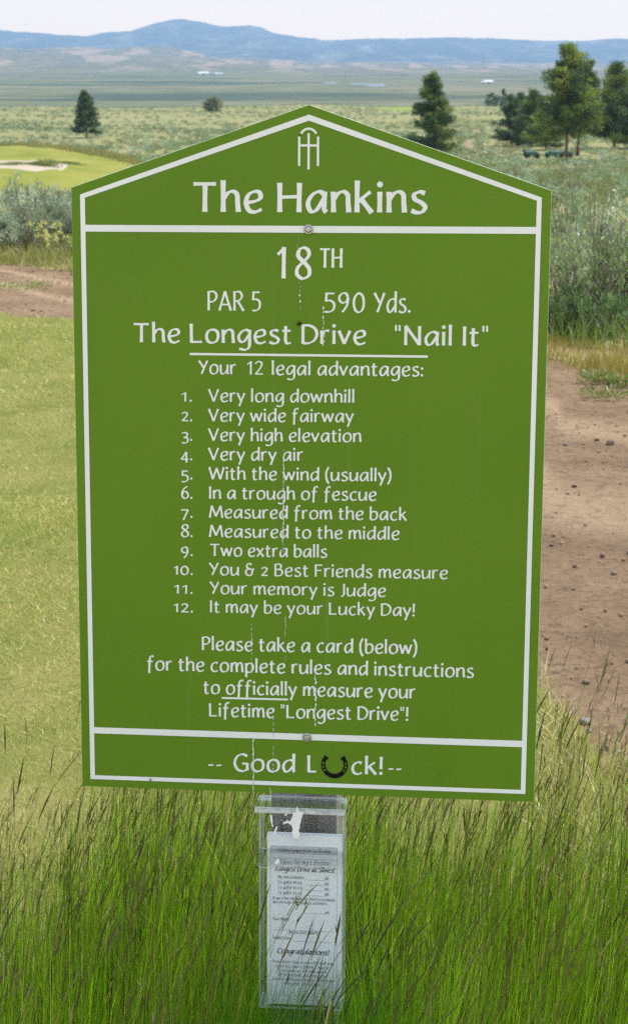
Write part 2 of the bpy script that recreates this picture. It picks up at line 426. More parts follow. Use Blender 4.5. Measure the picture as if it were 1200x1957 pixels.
tag(blob("putting_green", [G(a, b, 200) for a, b in gr_px], .25, m, 4), kind='structure')
M['redsoil'] = simple_mat('redsoil', (.20, .15, .105), (.26, .195, .14), .8, .95, .05)
tag(blob("bare_soil", [G(a, b) for a, b in [(886, 270), (895, 268), (903, 277), (906, 287), (897, 290), (887, 284)]], .12, M['redsoil'], 4), kind='structure')
m, n, o = new_mat('water'); N = NT(n); pbsdf(N, o, (.13, .17, .19), .6, .15); M['water'] = m
for a, b, y0, y1 in ((618, 642, 157.5, 159.5), (668, 700, 159.5, 161.5), (702, 734, 161, 164.5)):
    xa = G(a, y1, 800); xb = G(b, y1, 800); xc = G(b, y0, 800); xd = G(a, y0, 800)
    tag(blob("pond", [xa, xb, xc, xd], .8, m, 3), kind='structure')

# ------------------------------------------------------------------ THE SIGN
YAW, LEAN = -5.1326, -3.3862
ROT = (R_(LEAN), 0, R_(YAW))
RM = Euler(ROT, 'XYZ').to_matrix()
SO = Vector((-.01095, 2.30156, .63669))      # centre of the panel's bottom edge, front face
BASE = .6385                                   # panel bottom above the foot of the post
def sign_pt(u, off, v):                        # point in sign coordinates (m); off = towards the viewer
    return SO + RM @ Vector((u, -off, v))
SROOT = sign_pt(0, 0, -BASE)
sign = empty("golf_sign", SROOT, ROT)
tag(sign, "green hole sign with peaked top and white lettering on a grey wooden post", "sign")

# lettering ---------------------------------------------------------------------
# centre-line strokes, x-height 5, cap 7.1; '~' = smooth curve
GL = {
'a': (4.6, "~4.1,4.4 2.9,5 1.4,4.2 .4,2.2 1,.3 2.3,.5 4,3.2;4.2,5 4.1,.6 4.6,0"),
'b': (4.2, ".5,7.7 .5,.3;~.5,3.6 1.7,4.8 3.4,4.6 4.1,2.8 3.3,.6 1.8,0 .5,.4"),
'c': (3.7, "~3.6,4.5 2.6,5 1.1,4.2 .4,2.4 1,.5 2.4,0 3.7,.6"),
'd': (4.4, "~4.1,4.4 2.9,5 1.2,4.2 .4,2.2 1,.3 2.2,.3 4.1,2.6;4.2,7.7 4.1,.5 4.4,0"),
'e': (4.0, "~.5,2.3 2.4,2.6 3.7,3.4 3.5,4.7 2.4,5 1,4.2 .4,2.3 1.1,.4 2.5,0 4,.7"),
'f': (3.3, "~3.5,7.3 2.6,7.7 1.7,7 1.4,5.2 1.3,3;1.3,3.2 1.1,-1.6;.1,4.7 3,4.8"),
'g': (4.4, "~4.1,4.4 2.9,5 1.4,4.2 .4,2.4 1,.6 2.3,.7 4,3.2;4.2,5 4.15,0;~4.15,.2 3.9,-1.6 2.6,-2.5 .6,-2.1"),
'h': (4.2, ".5,7.7 .5,0;~.5,3 1.6,4.6 2.8,5 3.7,4.2 3.8,2.4 4.0,0"),
'i': (1.0, ".5,5 .5,0;.5,6.75 .51,7.0"),
'j': (1.2, ".9,5 .9,-.8;~.9,-.6 .5,-2.2 -.6,-2.4;.9,6.75 .91,7.0"),
'k': (4.0, ".5,7.7 .5,0;3.5,5 .7,2.6;1.5,3.1 3.9,-.1"),
'l': (1.0, ".5,7.7 .5,0"),
'm': (6.6, ".5,5 .5,0;~.5,3 1.4,4.6 2.3,5 3,4.2 3.3,0;~3.3,3 4.2,4.6 5.1,5 5.9,4.2 6.3,0"),
'n': (4.2, ".4,5 .5,0;~.5,3 1.6,4.6 2.8,5 3.7,4.2 3.8,2.4 4.0,0"),
'o': (4.5, "~2.5,5 1,4.3 .4,2.4 .9,.6 2.3,0 3.9,.8 4.4,2.7 3.9,4.4 2.5,5 1.5,4.7"),
'p': (4.2, ".4,5 .5,-2.6;~.5,3.4 1.7,4.8 3.4,4.6 4.1,2.8 3.3,.6 1.8,0 .5,.5"),
'r': (2.9, ".4,5 .5,0;~.5,3 1.2,4.5 2.1,5 2.9,4.8"),
's': (3.4, "~3.2,4.6 2.1,5 .8,4.4 1,3.2 2.4,2.4 3.3,1.4 2.7,.2 1.4,0 .2,.5"),
't': (2.9, "1.2,6.5 1.1,1.4;~1.1,1.6 1.3,.4 2,0 2.9,.4;0,4.7 2.8,4.8"),
'u': (4.4, "~.4,5 .4,2 .8,.4 1.9,.1 3.2,1 4,2.6;4.1,5 4.05,.5 4.4,0"),
'v': (3.8, "0,5 1.9,.1;1.8,.1 3.8,5"),
'w': (6.2, "0,5 1.6,.1;1.5,.1 3.1,4.6;3.0,4.6 4.7,.1;4.6,.1 6.2,5"),
'x': (3.8, "0,5 3.8,0;3.6,5 .2,0"),
'y': (3.9, "0,5 2.1,.3;3.9,5 1.0,-2.5"),
'A': (5.2, "0,0 2.6,7.1;2.5,7.1 5.2,0;.9,2.2 4.4,2.2"),
'B': (4.5, ".5,7.1 .5,0;~.5,6.8 2.4,7 3.6,6.1 3.2,4.5 1.6,3.9 .5,3.9;~1.6,3.9 3.6,3.6 4.3,2.1 3.4,.4 1.8,.1 .5,.2"),
'C': (4.8, "~4.8,6.2 3.2,7.1 1.4,6.2 .4,3.6 1.3,.9 3.2,0 4.8,.8"),
'D': (5.3, ".5,7.1 .5,0;~.5,6.8 2.6,6.8 4.6,5.6 5.2,3.5 4.3,1.3 2.4,.2 .5,.2"),
'F': (4.0, ".5,7.1 .5,0;.4,6.8 4,6.8;.5,3.7 3.5,3.7"),
'G': (5.3, "~5,6.3 3.3,7.1 1.4,6.2 .4,3.6 1.3,.9 3.2,0 5,.8;5,.5 5,3.3;5.2,3.2 3.1,3.2"),
'H': (5.4, ".5,7.1 .5,0;5,7.1 4.9,0;.5,3.6 5,3.8"),
'I': (1.0, ".5,7.1 .5,0"),
'J': (2.2, "1.8,7.1 1.8,1.2;~1.8,1.4 1.4,.1 .1,-.2"),
'L': (4.1, ".4,7.1 .5,0;.5,.25 4.1,.35"),
'M': (7.0, "0,0 1.1,7;1,7 3.5,.9;3.4,.9 6,7;5.9,7 7,0"),
'N': (5.5, ".5,0 .5,7.1;.4,7.1 5,.2;5,0 5,7.1"),
'P': (4.2, ".5,7.1 .5,0;~.5,6.8 2.5,7 3.9,6.1 3.9,4.5 2.5,3.3 .5,3.2"),
'R': (4.6, ".5,7.1 .5,0;~.5,6.8 2.5,7 3.7,6.1 3.7,4.7 2.3,3.7 .5,3.5;1.9,3.7 4.6,-.1"),
'S': (4.0, "~3.8,6.5 2.4,7.1 .8,6.2 1,4.6 2.9,3.3 3.8,1.9 3,.3 1.5,0 .1,.6"),
'T': (5.2, "0,6.8 5.2,6.8;2.7,6.9 2.6,0"),
'V': (5.2, "0,7.1 2.7,.1;2.6,.1 5.2,7.1"),
'W': (8.0, "0,7.1 2,.1;1.9,.1 4.1,6.6;4,6.6 6.1,.1;6,.1 8,7.1"),
'Y': (4.6, "0,7.1 2.5,3.4;4.6,7.1 1.4,0"),
'0': (4.4, "~2.3,7 1,5.9 .4,3.5 .9,1 2.2,0 3.6,1 4.1,3.5 3.6,6 2.3,7 1.5,6.6"),
'1': (2.3, ".1,5.4 1.9,6.9;1.8,7.1 1.7,0"),
'2': (4.0, "~.4,5.8 1.8,7 3.4,6.2 3.2,4.4 1.8,2 .4,.3;.3,.3 4,.3"),
'3': (3.7, "~.4,6.4 1.9,7 3.3,6.2 2.9,4.5 1.3,3.8;~1.4,3.8 3.2,3.4 3.6,1.7 2.6,.2 .3,.2"),
'4': (4.3, "3.1,7 0,2.1;0,2.2 4.3,2.2;3.1,7 3.1,0"),
'5': (3.9, ".8,6.8 3.7,6.8;.9,7 .7,3.9;~.7,4 2.3,4.2 3.7,3.1 3.5,1.1 2.1,.1 .3,.1"),
'6': (4.1, "~3.4,7 1.6,5.6 .5,3 .9,.8 2.2,0 3.6,.8 3.8,2.6 2.6,4 1.2,3.5 .6,2.2"),
'7': (3.9, "0,6.7 3.9,6.8;3.8,6.9 1.2,0"),
'8': (4.2, "~2.3,3.8 .8,5.1 1.1,6.5 2.3,7 3.5,6.5 3.7,5.2 2.2,3.8 .6,2.4 .5,.9 2,0 3.7,.7 3.8,2.3 2.3,3.8 1.8,4.2"),
'9': (4.1, "~3.6,5.6 2.9,6.8 1.7,6.9 .5,5.8 .6,4.2 1.8,3.4 3.1,4 3.7,5.4;~3.7,5.5 3.3,2.6 1.6,0"),
'&': (4.9, "~3.4,6.4 2.1,7.1 .9,6 1.2,4.5 2.6,3.9;~2.6,3.9 .7,3.2 .4,1.3 1.8,0 3.4,.6 4,3.6;2.4,3.7 4.9,3.8"),
'.': (.9, ".45,.42 .46,.5"), ':': (.9, ".45,.42 .46,.5;.45,4.0 .46,4.1"),
'!': (1.1, ".6,7.3 .5,2.2;.5,.42 .51,.5"), '"': (2.0, ".4,7.4 .4,5.2;1.6,7.4 1.6,5.2"),
"'": (.8, ".4,7.4 .4,5.4"), '(': (1.8, "~1.8,7.8 .6,5.4 .4,3 .7,.6 1.8,-1.7"), ')': (1.8, "~0,7.8 1.2,5.4 1.4,3 1.1,.6 0,-1.7"),
'-': (2.9, ".2,2.4 2.7,2.6"), '#': (4.2, "1.4,6.4 .9,.6;3.3,6.4 2.8,.6;.2,4.6 4.2,4.6;0,2.4 4,2.4"), '_': (6, "0,-.4 6,-.4"),
}
DOTS = {'i', 'j', '.', ':', '!'}
OLD = {'1': (.70, 0), '2': (.70, 0), '0': (.70, 0), '3': (.86, -1.5), '4': (.86, -1.5), '5': (.9, -1.5), '7': (.86, -1.4), '9': (.92, -1.4)}
def glyph_strokes(ch, old=False):
    wd, spec = GL[ch]; res = []
    for s in spec.split(';'):
        sm = s.startswith('~'); pts = np.array([[float(q) for q in p.split(',')] for p in s.lstrip('~').split()])
        dot = ch in DOTS and len(pts) == 2 and np.abs(pts[0] - pts[1]).max() < .3
        if old and ch in OLD:
            k, dy = OLD[ch]; pts = pts * np.array([.92, k]) + np.array([0, dy])
        if sm: pts = catmull(pts, 7)
        elif not dot: pts = np.array([pts[i] + (pts[i + 1] - pts[i]) * t for i in range(len(pts) - 1) for t in (0, .33, .67)] + [pts[-1]])
        res.append((pts, dot))
    return wd * (.92 if old and ch in OLD else 1), res
class Lettering:
    """raised vinyl letters: low domed strips cut with a slanted broad nib"""
    def __init__(self): self.v = []; self.f = []
    def strip(self, P, W, y0, dome, nib=.35, contrast=.42, flare=0.):
        P = np.asarray(P); k = len(P); b = len(self.v)
        T = np.gradient(P, axis=0); T /= np.maximum(np.linalg.norm(T, axis=1, keepdims=True), 1e-9)
        Nn = np.c_[-T[:, 1], T[:, 0]]; an = np.arctan2(T[:, 1], T[:, 0])
        wd = W * ((1 - contrast) + contrast * np.abs(np.sin(an - nib))) * .5
        if flare:
            e = np.linspace(-1, 1, k); wd = wd * (1 + flare * np.abs(e) ** 3)
        for i in range(k):
            a = P[i] + Nn[i] * wd[i]; c_ = P[i] - Nn[i] * wd[i]
            self.v += [(a[0], y0, a[1]), (P[i][0], y0 - dome, P[i][1]), (c_[0], y0, c_[1])]
        for i in range(k - 1):
            q = b + 3 * i
            self.f += [(q, q + 1, q + 4, q + 3), (q + 1, q + 2, q + 5, q + 4)]
    def disc(self, cx, cz, r, y0, dome):
        b = len(self.v); k = 14
        self.v.append((cx, y0 - dome, cz)); self.v += [(cx + r * math.cos(2 * math.pi * i / k), y0, cz + r * math.sin(2 * math.pi * i / k)) for i in range(k)]
        self.f += [(b, b + 1 + i, b + 1 + (i + 1) % k) for i in range(k)]
    def text(self, s, u0, u1, v0, v1, cap, weight=1.05, gap=1.15, space=2.5, old=False, slant=0., y0=-.0004, dome=.00005, contrast=.42):
        """all in mm except y0/dome (m); ink runs u0..u1, baseline v0 -> v1"""
        x = 0; items = []
        for ch in s:
            if ch == ' ': x += space; continue
            wd, st = glyph_strokes(ch, old); items.append((x, st, ch)); x += wd + gap
        tot = x - gap
        sy = cap / 7.1; pad = weight * sy * .42
        sx = (u1 - u0 - 2 * pad) / tot
        for x, st, ch in items:
            for pts, dot in st:
                U = u0 + pad + (pts[:, 0] + x + slant * pts[:, 1]) * sx
                Vv = v0 + (v1 - v0) * ((pts[:, 0] + x) / tot) + pts[:, 1] * sy + weight * sy * .1
                Q = np.c_[U, Vv] * .001
                if dot: self.disc(Q[0][0], Q[0][1], weight * sy * .00062, y0, dome)
                else: self.strip(Q, weight * sy * (.00066 if ch in '"' else .001), y0, dome, contrast=contrast, flare=0. if ch in '"' else .16)
    def line(self, a, b, th, y0=-.0004, dome=.00005):
        P = np.array([np.array(a) + (np.array(b) - np.array(a)) * t for t in np.linspace(0, 1, 5)]) * .001
        self.strip(P, th * .001, y0, dome, contrast=0)
    def mesh(self, name, mat, dz=0.):
        me = bpy.data.meshes.new(name); me.from_pydata([(a, b, c + dz) for a, b, c in self.v], [], self.f); me.update()
        me.materials.append(mat); return me

m, n, o = new_mat('green_panel'); N = NT(n); t = N.node("TexCoord")
c = N.mix(N.rng(N.noise(3.5, 4, .5, t.outputs['Object']), .3, .7), (.104, .213, .010), (.116, .230, .012))
stain = N.noise(9, 3, .5, t.outputs['Object'])
c = N.mix(N.rng(stain, .68, .8, 0, .35), c, (.09, .16, .02))
mps = N.node("Mapping"); mps.inputs['Scale'].default_value = (60, 1, 1.2); N.l(t.outputs['Object'], mps.inputs['Vector'])
rn = N.noise(1, 4, .6, mps.outputs[0])
c = N.mix(N.rng(rn, .6, .8, 0, .10), c, (.35, .40, .30))
pbsdf(N, o, c, N.rng(N.noise(14, 4, .6, t.outputs['Object']), .3, .7, .42, .55), .2); M['green'] = m
M['vinyl'] = simple_mat('vinyl', (.74, .78, .80), (.80, .83, .85), 5, .45, .3)
M['black'] = simple_mat('black_vinyl', (.006, .006, .006), (.010, .010, .010), 9, .6, .08)
m, n, o = new_mat('wood'); N = NT(n); t = N.node("TexCoord")
mpw = N.node("Mapping"); mpw.inputs['Scale'].default_value = (60, 60, 3); N.l(t.outputs['Object'], mpw.inputs['Vector'])
gn = N.noise(1, 6, .6, mpw.outputs[0], .6)
c = N.ramp(gn, [(.3, (.13, .115, .11)), (.5, (.25, .235, .23)), (.7, (.35, .335, .335))])
pbsdf(N, o, c, .85, .15, N.bump(gn, .6, .004)); M['wood'] = m
M['steel'] = simple_mat('steel', (.42, .42, .43), (.55, .55, .56), 40, .35, .5, .1, .85)

HS, HP, HW = .8024, .9066, .305
b = MB(); b.prism([(-HW, 0), (HW, 0), (HW, HS), (0, HP), (-HW, HS)], 0, .0045)
panel = link("panel", b.mesh("panel", M['green']), sign, (0, 0, BASE)); bevel(panel, .0006, 2)
panel.data.materials.append(M['vinyl'])     # the sawn edge shows its pale core
for p in panel.data.polygons:
    if abs(p.normal.y) < .5: p.material_index = 1
b = MB(); b.box(-.0475, .0415, .0046, .0936, -BASE - .25, .86)
post = link("post", b.mesh("post", M['wood']), sign, (0, 0, BASE)); bevel(post, .004, 2)

# white frame and the two rules, as one strip of vinyl
fr = MB()
def strip_poly(P, Q, y=-.0005):
    fr.add([(P[0][0], y, P[0][1]), (P[1][0], y, P[1][1]), (Q[1][0], y, Q[1][1]), (Q[0][0], y, Q[0][1])], [(0, 1, 2, 3)])
mm = lambda *a: tuple(q * .001 for q in a)
oL, oR, ob, osh, oap = -293.5, 293.0, 10.8, 793.5, 894.4
iL, iR, ib, ish, iap = -287.3, 286.8, 16.4, 789.6, 886.9
O5 = [mm(oL, ob), mm(oR, ob), mm(oR, osh), mm(0, oap), mm(oL, osh)]
I5 = [mm(iL, ib), mm(iR, ib), mm(iR, ish), mm(0, iap), mm(iL, ish)]
for k in range(5): strip_poly((O5[k], O5[(k + 1) % 5]), (I5[k], I5[(k + 1) % 5]))
strip_poly((mm(iL, 746.6), mm(iR, 748.4)), (mm(iL, 755.2), mm(iR, 757.0)))
strip_poly((mm(iL, 75.6), mm(iR, 75.6)), (mm(iL, 84.2), mm(iR, 84.4)))
link("border", fr.mesh("border", M['vinyl']), sign, (0, 0, BASE))

T = Lettering()
for s, u0, u1, v0, v1, cap, wt, old in [
    ("The Hankins", -149.6, 150.5, 772.1, 773.2, 36.6, 1.16, False),
    ("18", -41.5, 4.9, 689, 689, 39.6, .86, False), ("TH", 13.6, 44.4, 703.3, 703.5, 24.3, .95, False),
    ("PAR 5", -130.9, -60.4, 647.3, 647.6, 24.6, .82, False), ("590", 19.2, 73.6, 646.9, 647.1, 24.8, .86, False), ("Yds.", 83.6, 131.7, 647.4, 647.7, 24.6, .84, False),
    ("The Longest Drive", -227.8, 75.3, 605.0, 606.3, 24.4, 1.1, False), ('"Nail It"', 109.5, 231.6, 606.0, 606.4, 24.4, 1.1, False),
    ("Your", -142.5, -92.5, 565.2, 565.6, 17.2, 1.06, False), ("12", -79.6, -57.1, 565.3, 565.5, 17.2, .95, False), ("legal advantages:", -47.6, 148.9, 565.4, 566.6, 17.2, 1.06, False),
    ("Very long downhill", -129.7, 61.1, 529.2, 531.0, 16.2, 1.06, False), ("Very wide fairway", -129.9, 59.9, 503.5, 505.4, 16.2, 1.06, False),
    ("Very high elevation", -130.0, 70.3, 477.8, 479.8, 16.2, 1.06, False), ("Very dry air", -130.2, -5.2, 452.3, 453.8, 16.2, 1.06, False),
    ("With the wind (usually)", -129.7, 110.2, 426.8, 429.0, 16.2, 1.06, False), ("In a trough of fescue", -129.9, 90.8, 401.1, 403.2, 16.2, 1.06, False),
    ("Measured from the back", -129.3, 130.6, 375.7, 377.9, 16.2, 1.06, False), ("Measured to the middle", -129.5, 121.4, 349.9, 352.0, 16.2, 1.06, False),
    ("Two extra balls", -129.0, 26.9, 324.3, 325.9, 16.2, 1.06, False), ("You & 2 Best Friends measure", -129.9, 185.0, 298.7, 301.2, 16.2, 1.06, True),
    ("Your memory is Judge", -129.3, 104.5, 273.2, 275.2, 16.2, 1.06, False), ("It may be your Lucky Day!", -129.5, 143.3, 247.8, 250.0, 16.2, 1.06, False),
    ("1.", -165.8, -149.9, 529.0, 529.0, 16.4, .98, True), ("2.", -166.0, -150.0, 503.2, 503.2, 16.4, .98, True), ("3.", -166.3, -150.0, 477.6, 477.6, 16.4, .98, True),
    ("4.", -166.5, -150.1, 451.9, 451.9, 16.4, .98, True), ("5.", -166.8, -150.2, 426.4, 426.4, 16.4, .98, True), ("6.", -167.0, -150.3, 400.6, 400.6, 16.4, .98, True),
    ("7.", -167.2, -150.3, 375.2, 375.2, 16.4, .98, True), ("8.", -167.5, -150.4, 349.4, 349.4, 16.4, .98, True), ("9.", -167.7, -150.5, 323.8, 323.8, 16.4, .98, True),
    ("10.", -177.6, -150.5, 298.0, 298.2, 16.4, .98, True), ("11.", -177.8, -150.6, 272.3, 272.5, 16.4, .98, True), ("12.", -178.1, -150.7, 246.9, 247.1, 16.4, .98, True),
    ("Please take a card (below)", -140.8, 147.2, 195.8, 198.6, 18.0, 1.06, False),
    ("for the complete rules and instructions", -215.1, 221.7, 166.0, 168.8, 18.0, 1.06, False),
    ("to officially measure your", -139.1, 145.6, 135.7, 137.9, 18.0, 1.06, False),
    ('Lifetime "Longest Drive"!', -131.5, 137.0, 104.3, 107.0, 18.0, 1.06, False),
    ("--", -133.8, -112.4, 27.6, 27.6, 23.6, .95, False), ("Good", -99.3, -14.0, 28.6, 30.0, 23.8, 1.1, False), ("L", 1.0, 15.1, 30.4, 30.6, 23.8, 1.1, False),
    ("ck!", 59.5, 104.4, 30.0, 31.0, 23.8, 1.1, False), ("--", 108.6, 129.6, 30.6, 30.8, 23.4, .95, False)]:
    T.text(s, u0, u1, v0, v1, cap, wt * 1.03, contrast=.5, old=old, gap=2.7 if s == "18" else 1.3 if s == "590" else 1.15)
T.line((-153.2, 591.0), (153.9, 592.0), 3.0); T.line((-113.6, 130.6), (-24.4, 131.2), 2.5)
link("lettering", T.mesh("lettering", M['vinyl']), sign, (0, 0, BASE))
E_ = Lettering()
for u, v0, v1 in ((-12.2, 831, 867.3), (-.3, 826.5, 871.4), (11.6, 831, 867.3)): E_.line((u, v0), (u, v1), 2.8)
E_.line((-13.6, 856.3), (13.0, 856.3), 2.6)
E_.strip(np.array([(.0116 * math.sin(a) - .0003, .8632 + .0138 * math.cos(a)) for a in np.linspace(-.98, .98, 15)]), .0028, -.0004, .00007, contrast=0)
link("emblem", E_.mesh("emblem", M['vinyl']), sign, (0, 0, BASE))
# horseshoe standing in for the letter u
H = Lettering(); hc = (38.3, 42.6)
arc = [(hc[0] + 15.1 * math.sin(a) * (1.0 if abs(a) < 2 else .96), hc[1] - 15.8 * math.cos(a)) for a in np.linspace(-2.35, 2.35, 41)]
P = np.array(arc) * .001; e = np.linspace(-1, 1, 41); bb = len(H.v)
Tn = np.gradient(P, axis=0); Tn /= np.linalg.norm(Tn, axis=1, keepdims=True); Nn = np.c_[-Tn[:, 1], Tn[:, 0]]
for i in range(41):
    wd = .0032 - .0007 * abs(e[i]) + (.0009 if abs(e[i]) > .93 else 0)
    H.v += [(*(P[i] + Nn[i] * wd)[[0]], -.0006, (P[i] + Nn[i] * wd)[1]), (P[i][0], -.0008, P[i][1]), ((P[i] - Nn[i] * wd)[0], -.0006, (P[i] - Nn[i] * wd)[1])]
for i in range(40):
    q = bb + 3 * i; H.f += [(q, q + 1, q + 4, q + 3), (q + 1, q + 2, q + 5, q + 4)]
shoe = link("horseshoe", H.mesh("horseshoe", M['black']), sign, (0, 0, BASE))
for sg in (-1, 1):
    for a in (1.05, 1.38, 1.70):
        p = [(hc[0] + sg * 15.2 * math.sin(q), hc[1] - 15.8 * math.cos(q)) for q in (a - .1, a, a + .1)]
        K = Lettering(); K.strip(np.array(p) * .001, .0017, -.00095, .00004, contrast=0); link("nail_slot", K.mesh("nail_slot", M['green']), shoe)

# bolts with washers
def bolt(u, v):
    r = MB(); k = 24
    prof = [(.0062, 0), (.0064, .0012), (.0058, .0020), (.0046, .0021), (.0044, .0016), (.0036, .0030), (.0028, .0042), (.0016, .0043), (.0013, .0030), (0.0002, .0030)]
    vs = []; fs = []
    for rr, h in prof: vs += [(rr * math.cos(2 * math.pi * i / k), -h, rr * math.sin(2 * math.pi * i / k)) for i in range(k)]
    for j in range(len(prof) - 1): fs += [(j * k + i, j * k + (i + 1) % k, (j + 1) * k + (i + 1) % k, (j + 1) * k + i) for i in range(k)]
    r.add(vs, fs)
    bo = link("bolt", r.mesh("bolt", M['steel'], False), sign, (u * .001, -.0006, BASE + v * .001))
bolt(0, 751.9); bolt(1.2, 79.7)
# dried drips and scuffs on the face
M['scuff'] = simple_mat('scuff', (.52, .56, .48), (.72, .74, .70), 60, .8, .1)
M['faint'] = simple_mat('faint_drip', (.17, .27, .08), (.24, .32, .16), 90, .7, .2)
r2 = random.Random(3)
def drips(specs, y=-.0011):
    D = Lettering()
    for u, v0, v1, wd, dens in specs:
        v = v0
        while v > v1:
            ln = r2.uniform(2, 9) * (1 if dens > .5 else .6); ww = wd * r2.uniform(.5, 1.6); uu = u + r2.uniform(-.5, .5) * wd
            k = 6; pts = [(uu + r2.uniform(-.25, .25) * wd, v - ln * q / (k - 1)) for q in range(k)]
            b0 = len(D.v)
            for q, (a, b_) in enumerate(pts):
                h = ww * .5 * math.sin(math.pi * (q + .35) / (k - .3)) * r2.uniform(.6, 1.2)
                D.v += [((a - h) * .001, y, b_ * .001), (a * .001, y - .00004, b_ * .001), ((a + h) * .001, y, b_ * .001)]
            for q in range(k - 1):
                z_ = b0 + 3 * q; D.f += [(z_, z_ + 1, z_ + 4, z_ + 3), (z_ + 1, z_ + 2, z_ + 5, z_ + 4)]
            v -= ln * r2.uniform(.5, 1.0) / max(dens, .15)
    return D
for sp1 in [(-31, 460, 398, 1.4, .9), (-31, 395, 347, 2.2, .8), (-71, 78, 4, 1.5, 1.3), (-73, 235, 165, 1.1, .5), (12, 172, 98, 2.0, .6), (20, 655, 605, 2.0, .5), (-44, 108, 85, .9, .6),
                           (-28, 246, 226, 1.0, .8), (-10, 670, 660, 2.2, .3), (-44, 66, 30, 1.2, .4), (-28, 200, 185, .9, .5), (-48, 8, 2, 1.2, 1)]:
    link("dried_drip", drips([sp1]).mesh("dried_drip", M['scuff']), sign, (0, 0, BASE))
for sp1 in [(-13, 744, 732, 2.0, .8), (-10, 686, 650, 2.5, .5), (-30, 345, 330, 3, .5), (21, 640, 628, 2.5, .6), (-31, 470, 462, 1.4, .8)]:
    link("faint_streak", drips([sp1], -.00095).mesh("faint_streak", M['faint']), sign, (0, 0, BASE))

# dead insects stuck to the face
def insect(u, v, s, rot, label):
    root = empty("insect", sign_pt(u * .001, .0014, v * .001), ROT); tag(root, label, "insect")
    b = MB()
    def P2(x, z): 
        c_, s_ = math.cos(rot), math.sin(rot); return ((x * c_ - z * s_) * s, 0, (x * s_ + z * c_) * s)
    b.tube([P2(-2.4, 0), P2(-1.2, .1), P2(0, .1), P2(.9, 0), P2(1.8, 0)], [.0002 * s / .001 * .6, .00075 * s / .001, .0006 * s / .001, .0008 * s / .001, .0004 * s / .001], 8)
    ob_ = link("body", b.mesh("body", M['black'], True), root)
    b = MB()
    for k, (x, dz) in enumerate(((-.6, 2.2), (.2, 2.6), (.8, 2.0), (-.6, -2.0), (.2, -2.4), (.8, -1.9))):
        b.tube([P2(x, 0), P2(x * 1.6, dz * .6), P2(x * 2.4 - .3, dz)], .00011 * s / .001, 5)
    link("legs", b.mesh("legs", M['black']), root)
    return root
insect(-11.2, 632, .0016, .5, "dead dark fly stuck above the words The Longest Drive on the green sign")
insect(-11.4, 869, .0006, .9, "tiny dark speck of an insect on the emblem under the sign's peak")
insect(-211, 13, .0009, 1.3, "small black bug on the white bottom border of the sign")

# ------------------------------------------------------------------ clear card holder under the sign, with its cards
m, n, o = new_mat('acrylic'); N = NT(n)
tr = N.node("BsdfTransparent"); tr.inputs['Color'].default_value = (.985, .99, .99, 1)
gl = N.node("BsdfGlossy"); gl.inputs['Roughness'].default_value = .08; gl.inputs['Color'].default_value = (.9, .93, .95, 1)
t0 = N.node("TexCoord"); N.l(N.bump(N.noise(22, 4, .6, t0.outputs['Object']), .35, .004), gl.inputs['Normal'])
df = N.node("BsdfDiffuse"); df.inputs['Color'].default_value = (.75, .8, .82, 1)
lw = N.node("LayerWeight"); lw.inputs['Blend'].default_value = .25
a = N.node("MixShader"); N.l(N.rng(lw.outputs['Fresnel'], 0, 1, .012, .4, False), a.inputs[0]); N.l(tr.outputs[0], a.inputs[1]); N.l(gl.outputs[0], a.inputs[2])
t = N.node("TexCoord"); sc = N.rng(N.noise(30, 6, .7, t.outputs['Object']), .5, .8, .004, .03)
b2 = N.node("MixShader"); N.l(sc, b2.inputs[0]); N.l(a.outputs[0], b2.inputs[1]); N.l(df.outputs[0], b2.inputs[2])
N.l(b2.outputs[0], o.inputs['Surface']); M['acrylic'] = m
m, n, o = new_mat('acrylic_edge'); N = NT(n)
tr = N.node("BsdfTransparent"); df = N.node("BsdfDiffuse"); df.inputs['Color'].default_value = (.72, .78, .80, 1)
gl = N.node("BsdfGlossy"); gl.inputs['Roughness'].default_value = .15
a = N.node("MixShader"); a.inputs[0].default_value = .3; N.l(df.outputs[0], a.inputs[1]); N.l(gl.outputs[0], a.inputs[2])
b2 = N.node("MixShader"); b2.inputs[0].default_value = .6; N.l(tr.outputs[0], b2.inputs[1]); N.l(a.outputs[0], b2.inputs[2]); N.l(b2.outputs[0], o.inputs['Surface']); M['acrylic_edge'] = m
HO = sign_pt(0, 0, -.0035)
holder = empty("card_holder", HO, ROT)
tag(holder, "clear acrylic card holder with a flip lid screwed to the post below the sign", "card holder")
hl, hr, hb, hd = -.0585, .0545, -.287, -.042        # left, right, bottom, front (local y)
def rounded(x0, x1, z0, z1, r, corners):
    pts = []
    for (cx, cz, a0, nm_) in ((x0 + r, z0 + r, 180, 'bl'), (x1 - r, z0 + r, 270, 'br'), (x1 - r, z1 - r, 0, 'tr'), (x0 + r, z1 - r, 90, 'tl')):
        if nm_ in corners: pts += [(cx + r * math.cos(R_(a0 + q)), cz + r * math.sin(R_(a0 + q))) for q in range(0, 91, 15)]
        else: pts.append({'bl': (x0, z0), 'br': (x1, z0), 'tr': (x1, z1), 'tl': (x0, z1)}[nm_])
    return pts
def pane(name, parent, build, edges=True):
    b = MB(); build(b); o_ = link(name, b.mesh(name, M['acrylic']), parent)
    o_.data.materials.append(M['acrylic_edge'])
    ar = [p.area for p in o_.data.polygons]; big = max(ar) * .5
    for p in o_.data.polygons:
        if p.area < big: p.material_index = 1
    return o_
pane("back_wall", holder, lambda b: b.box(hl, hr, .0012, .0034, hb, -.001))
pane("front_wall", holder, lambda b: b.box(hl, hr, hd, hd + .0022, hb, -.060))
pane("side_wall", holder, lambda b: b.box(hl, hl + .0022, hd + .0023, .0011, hb + .0023, -.004))
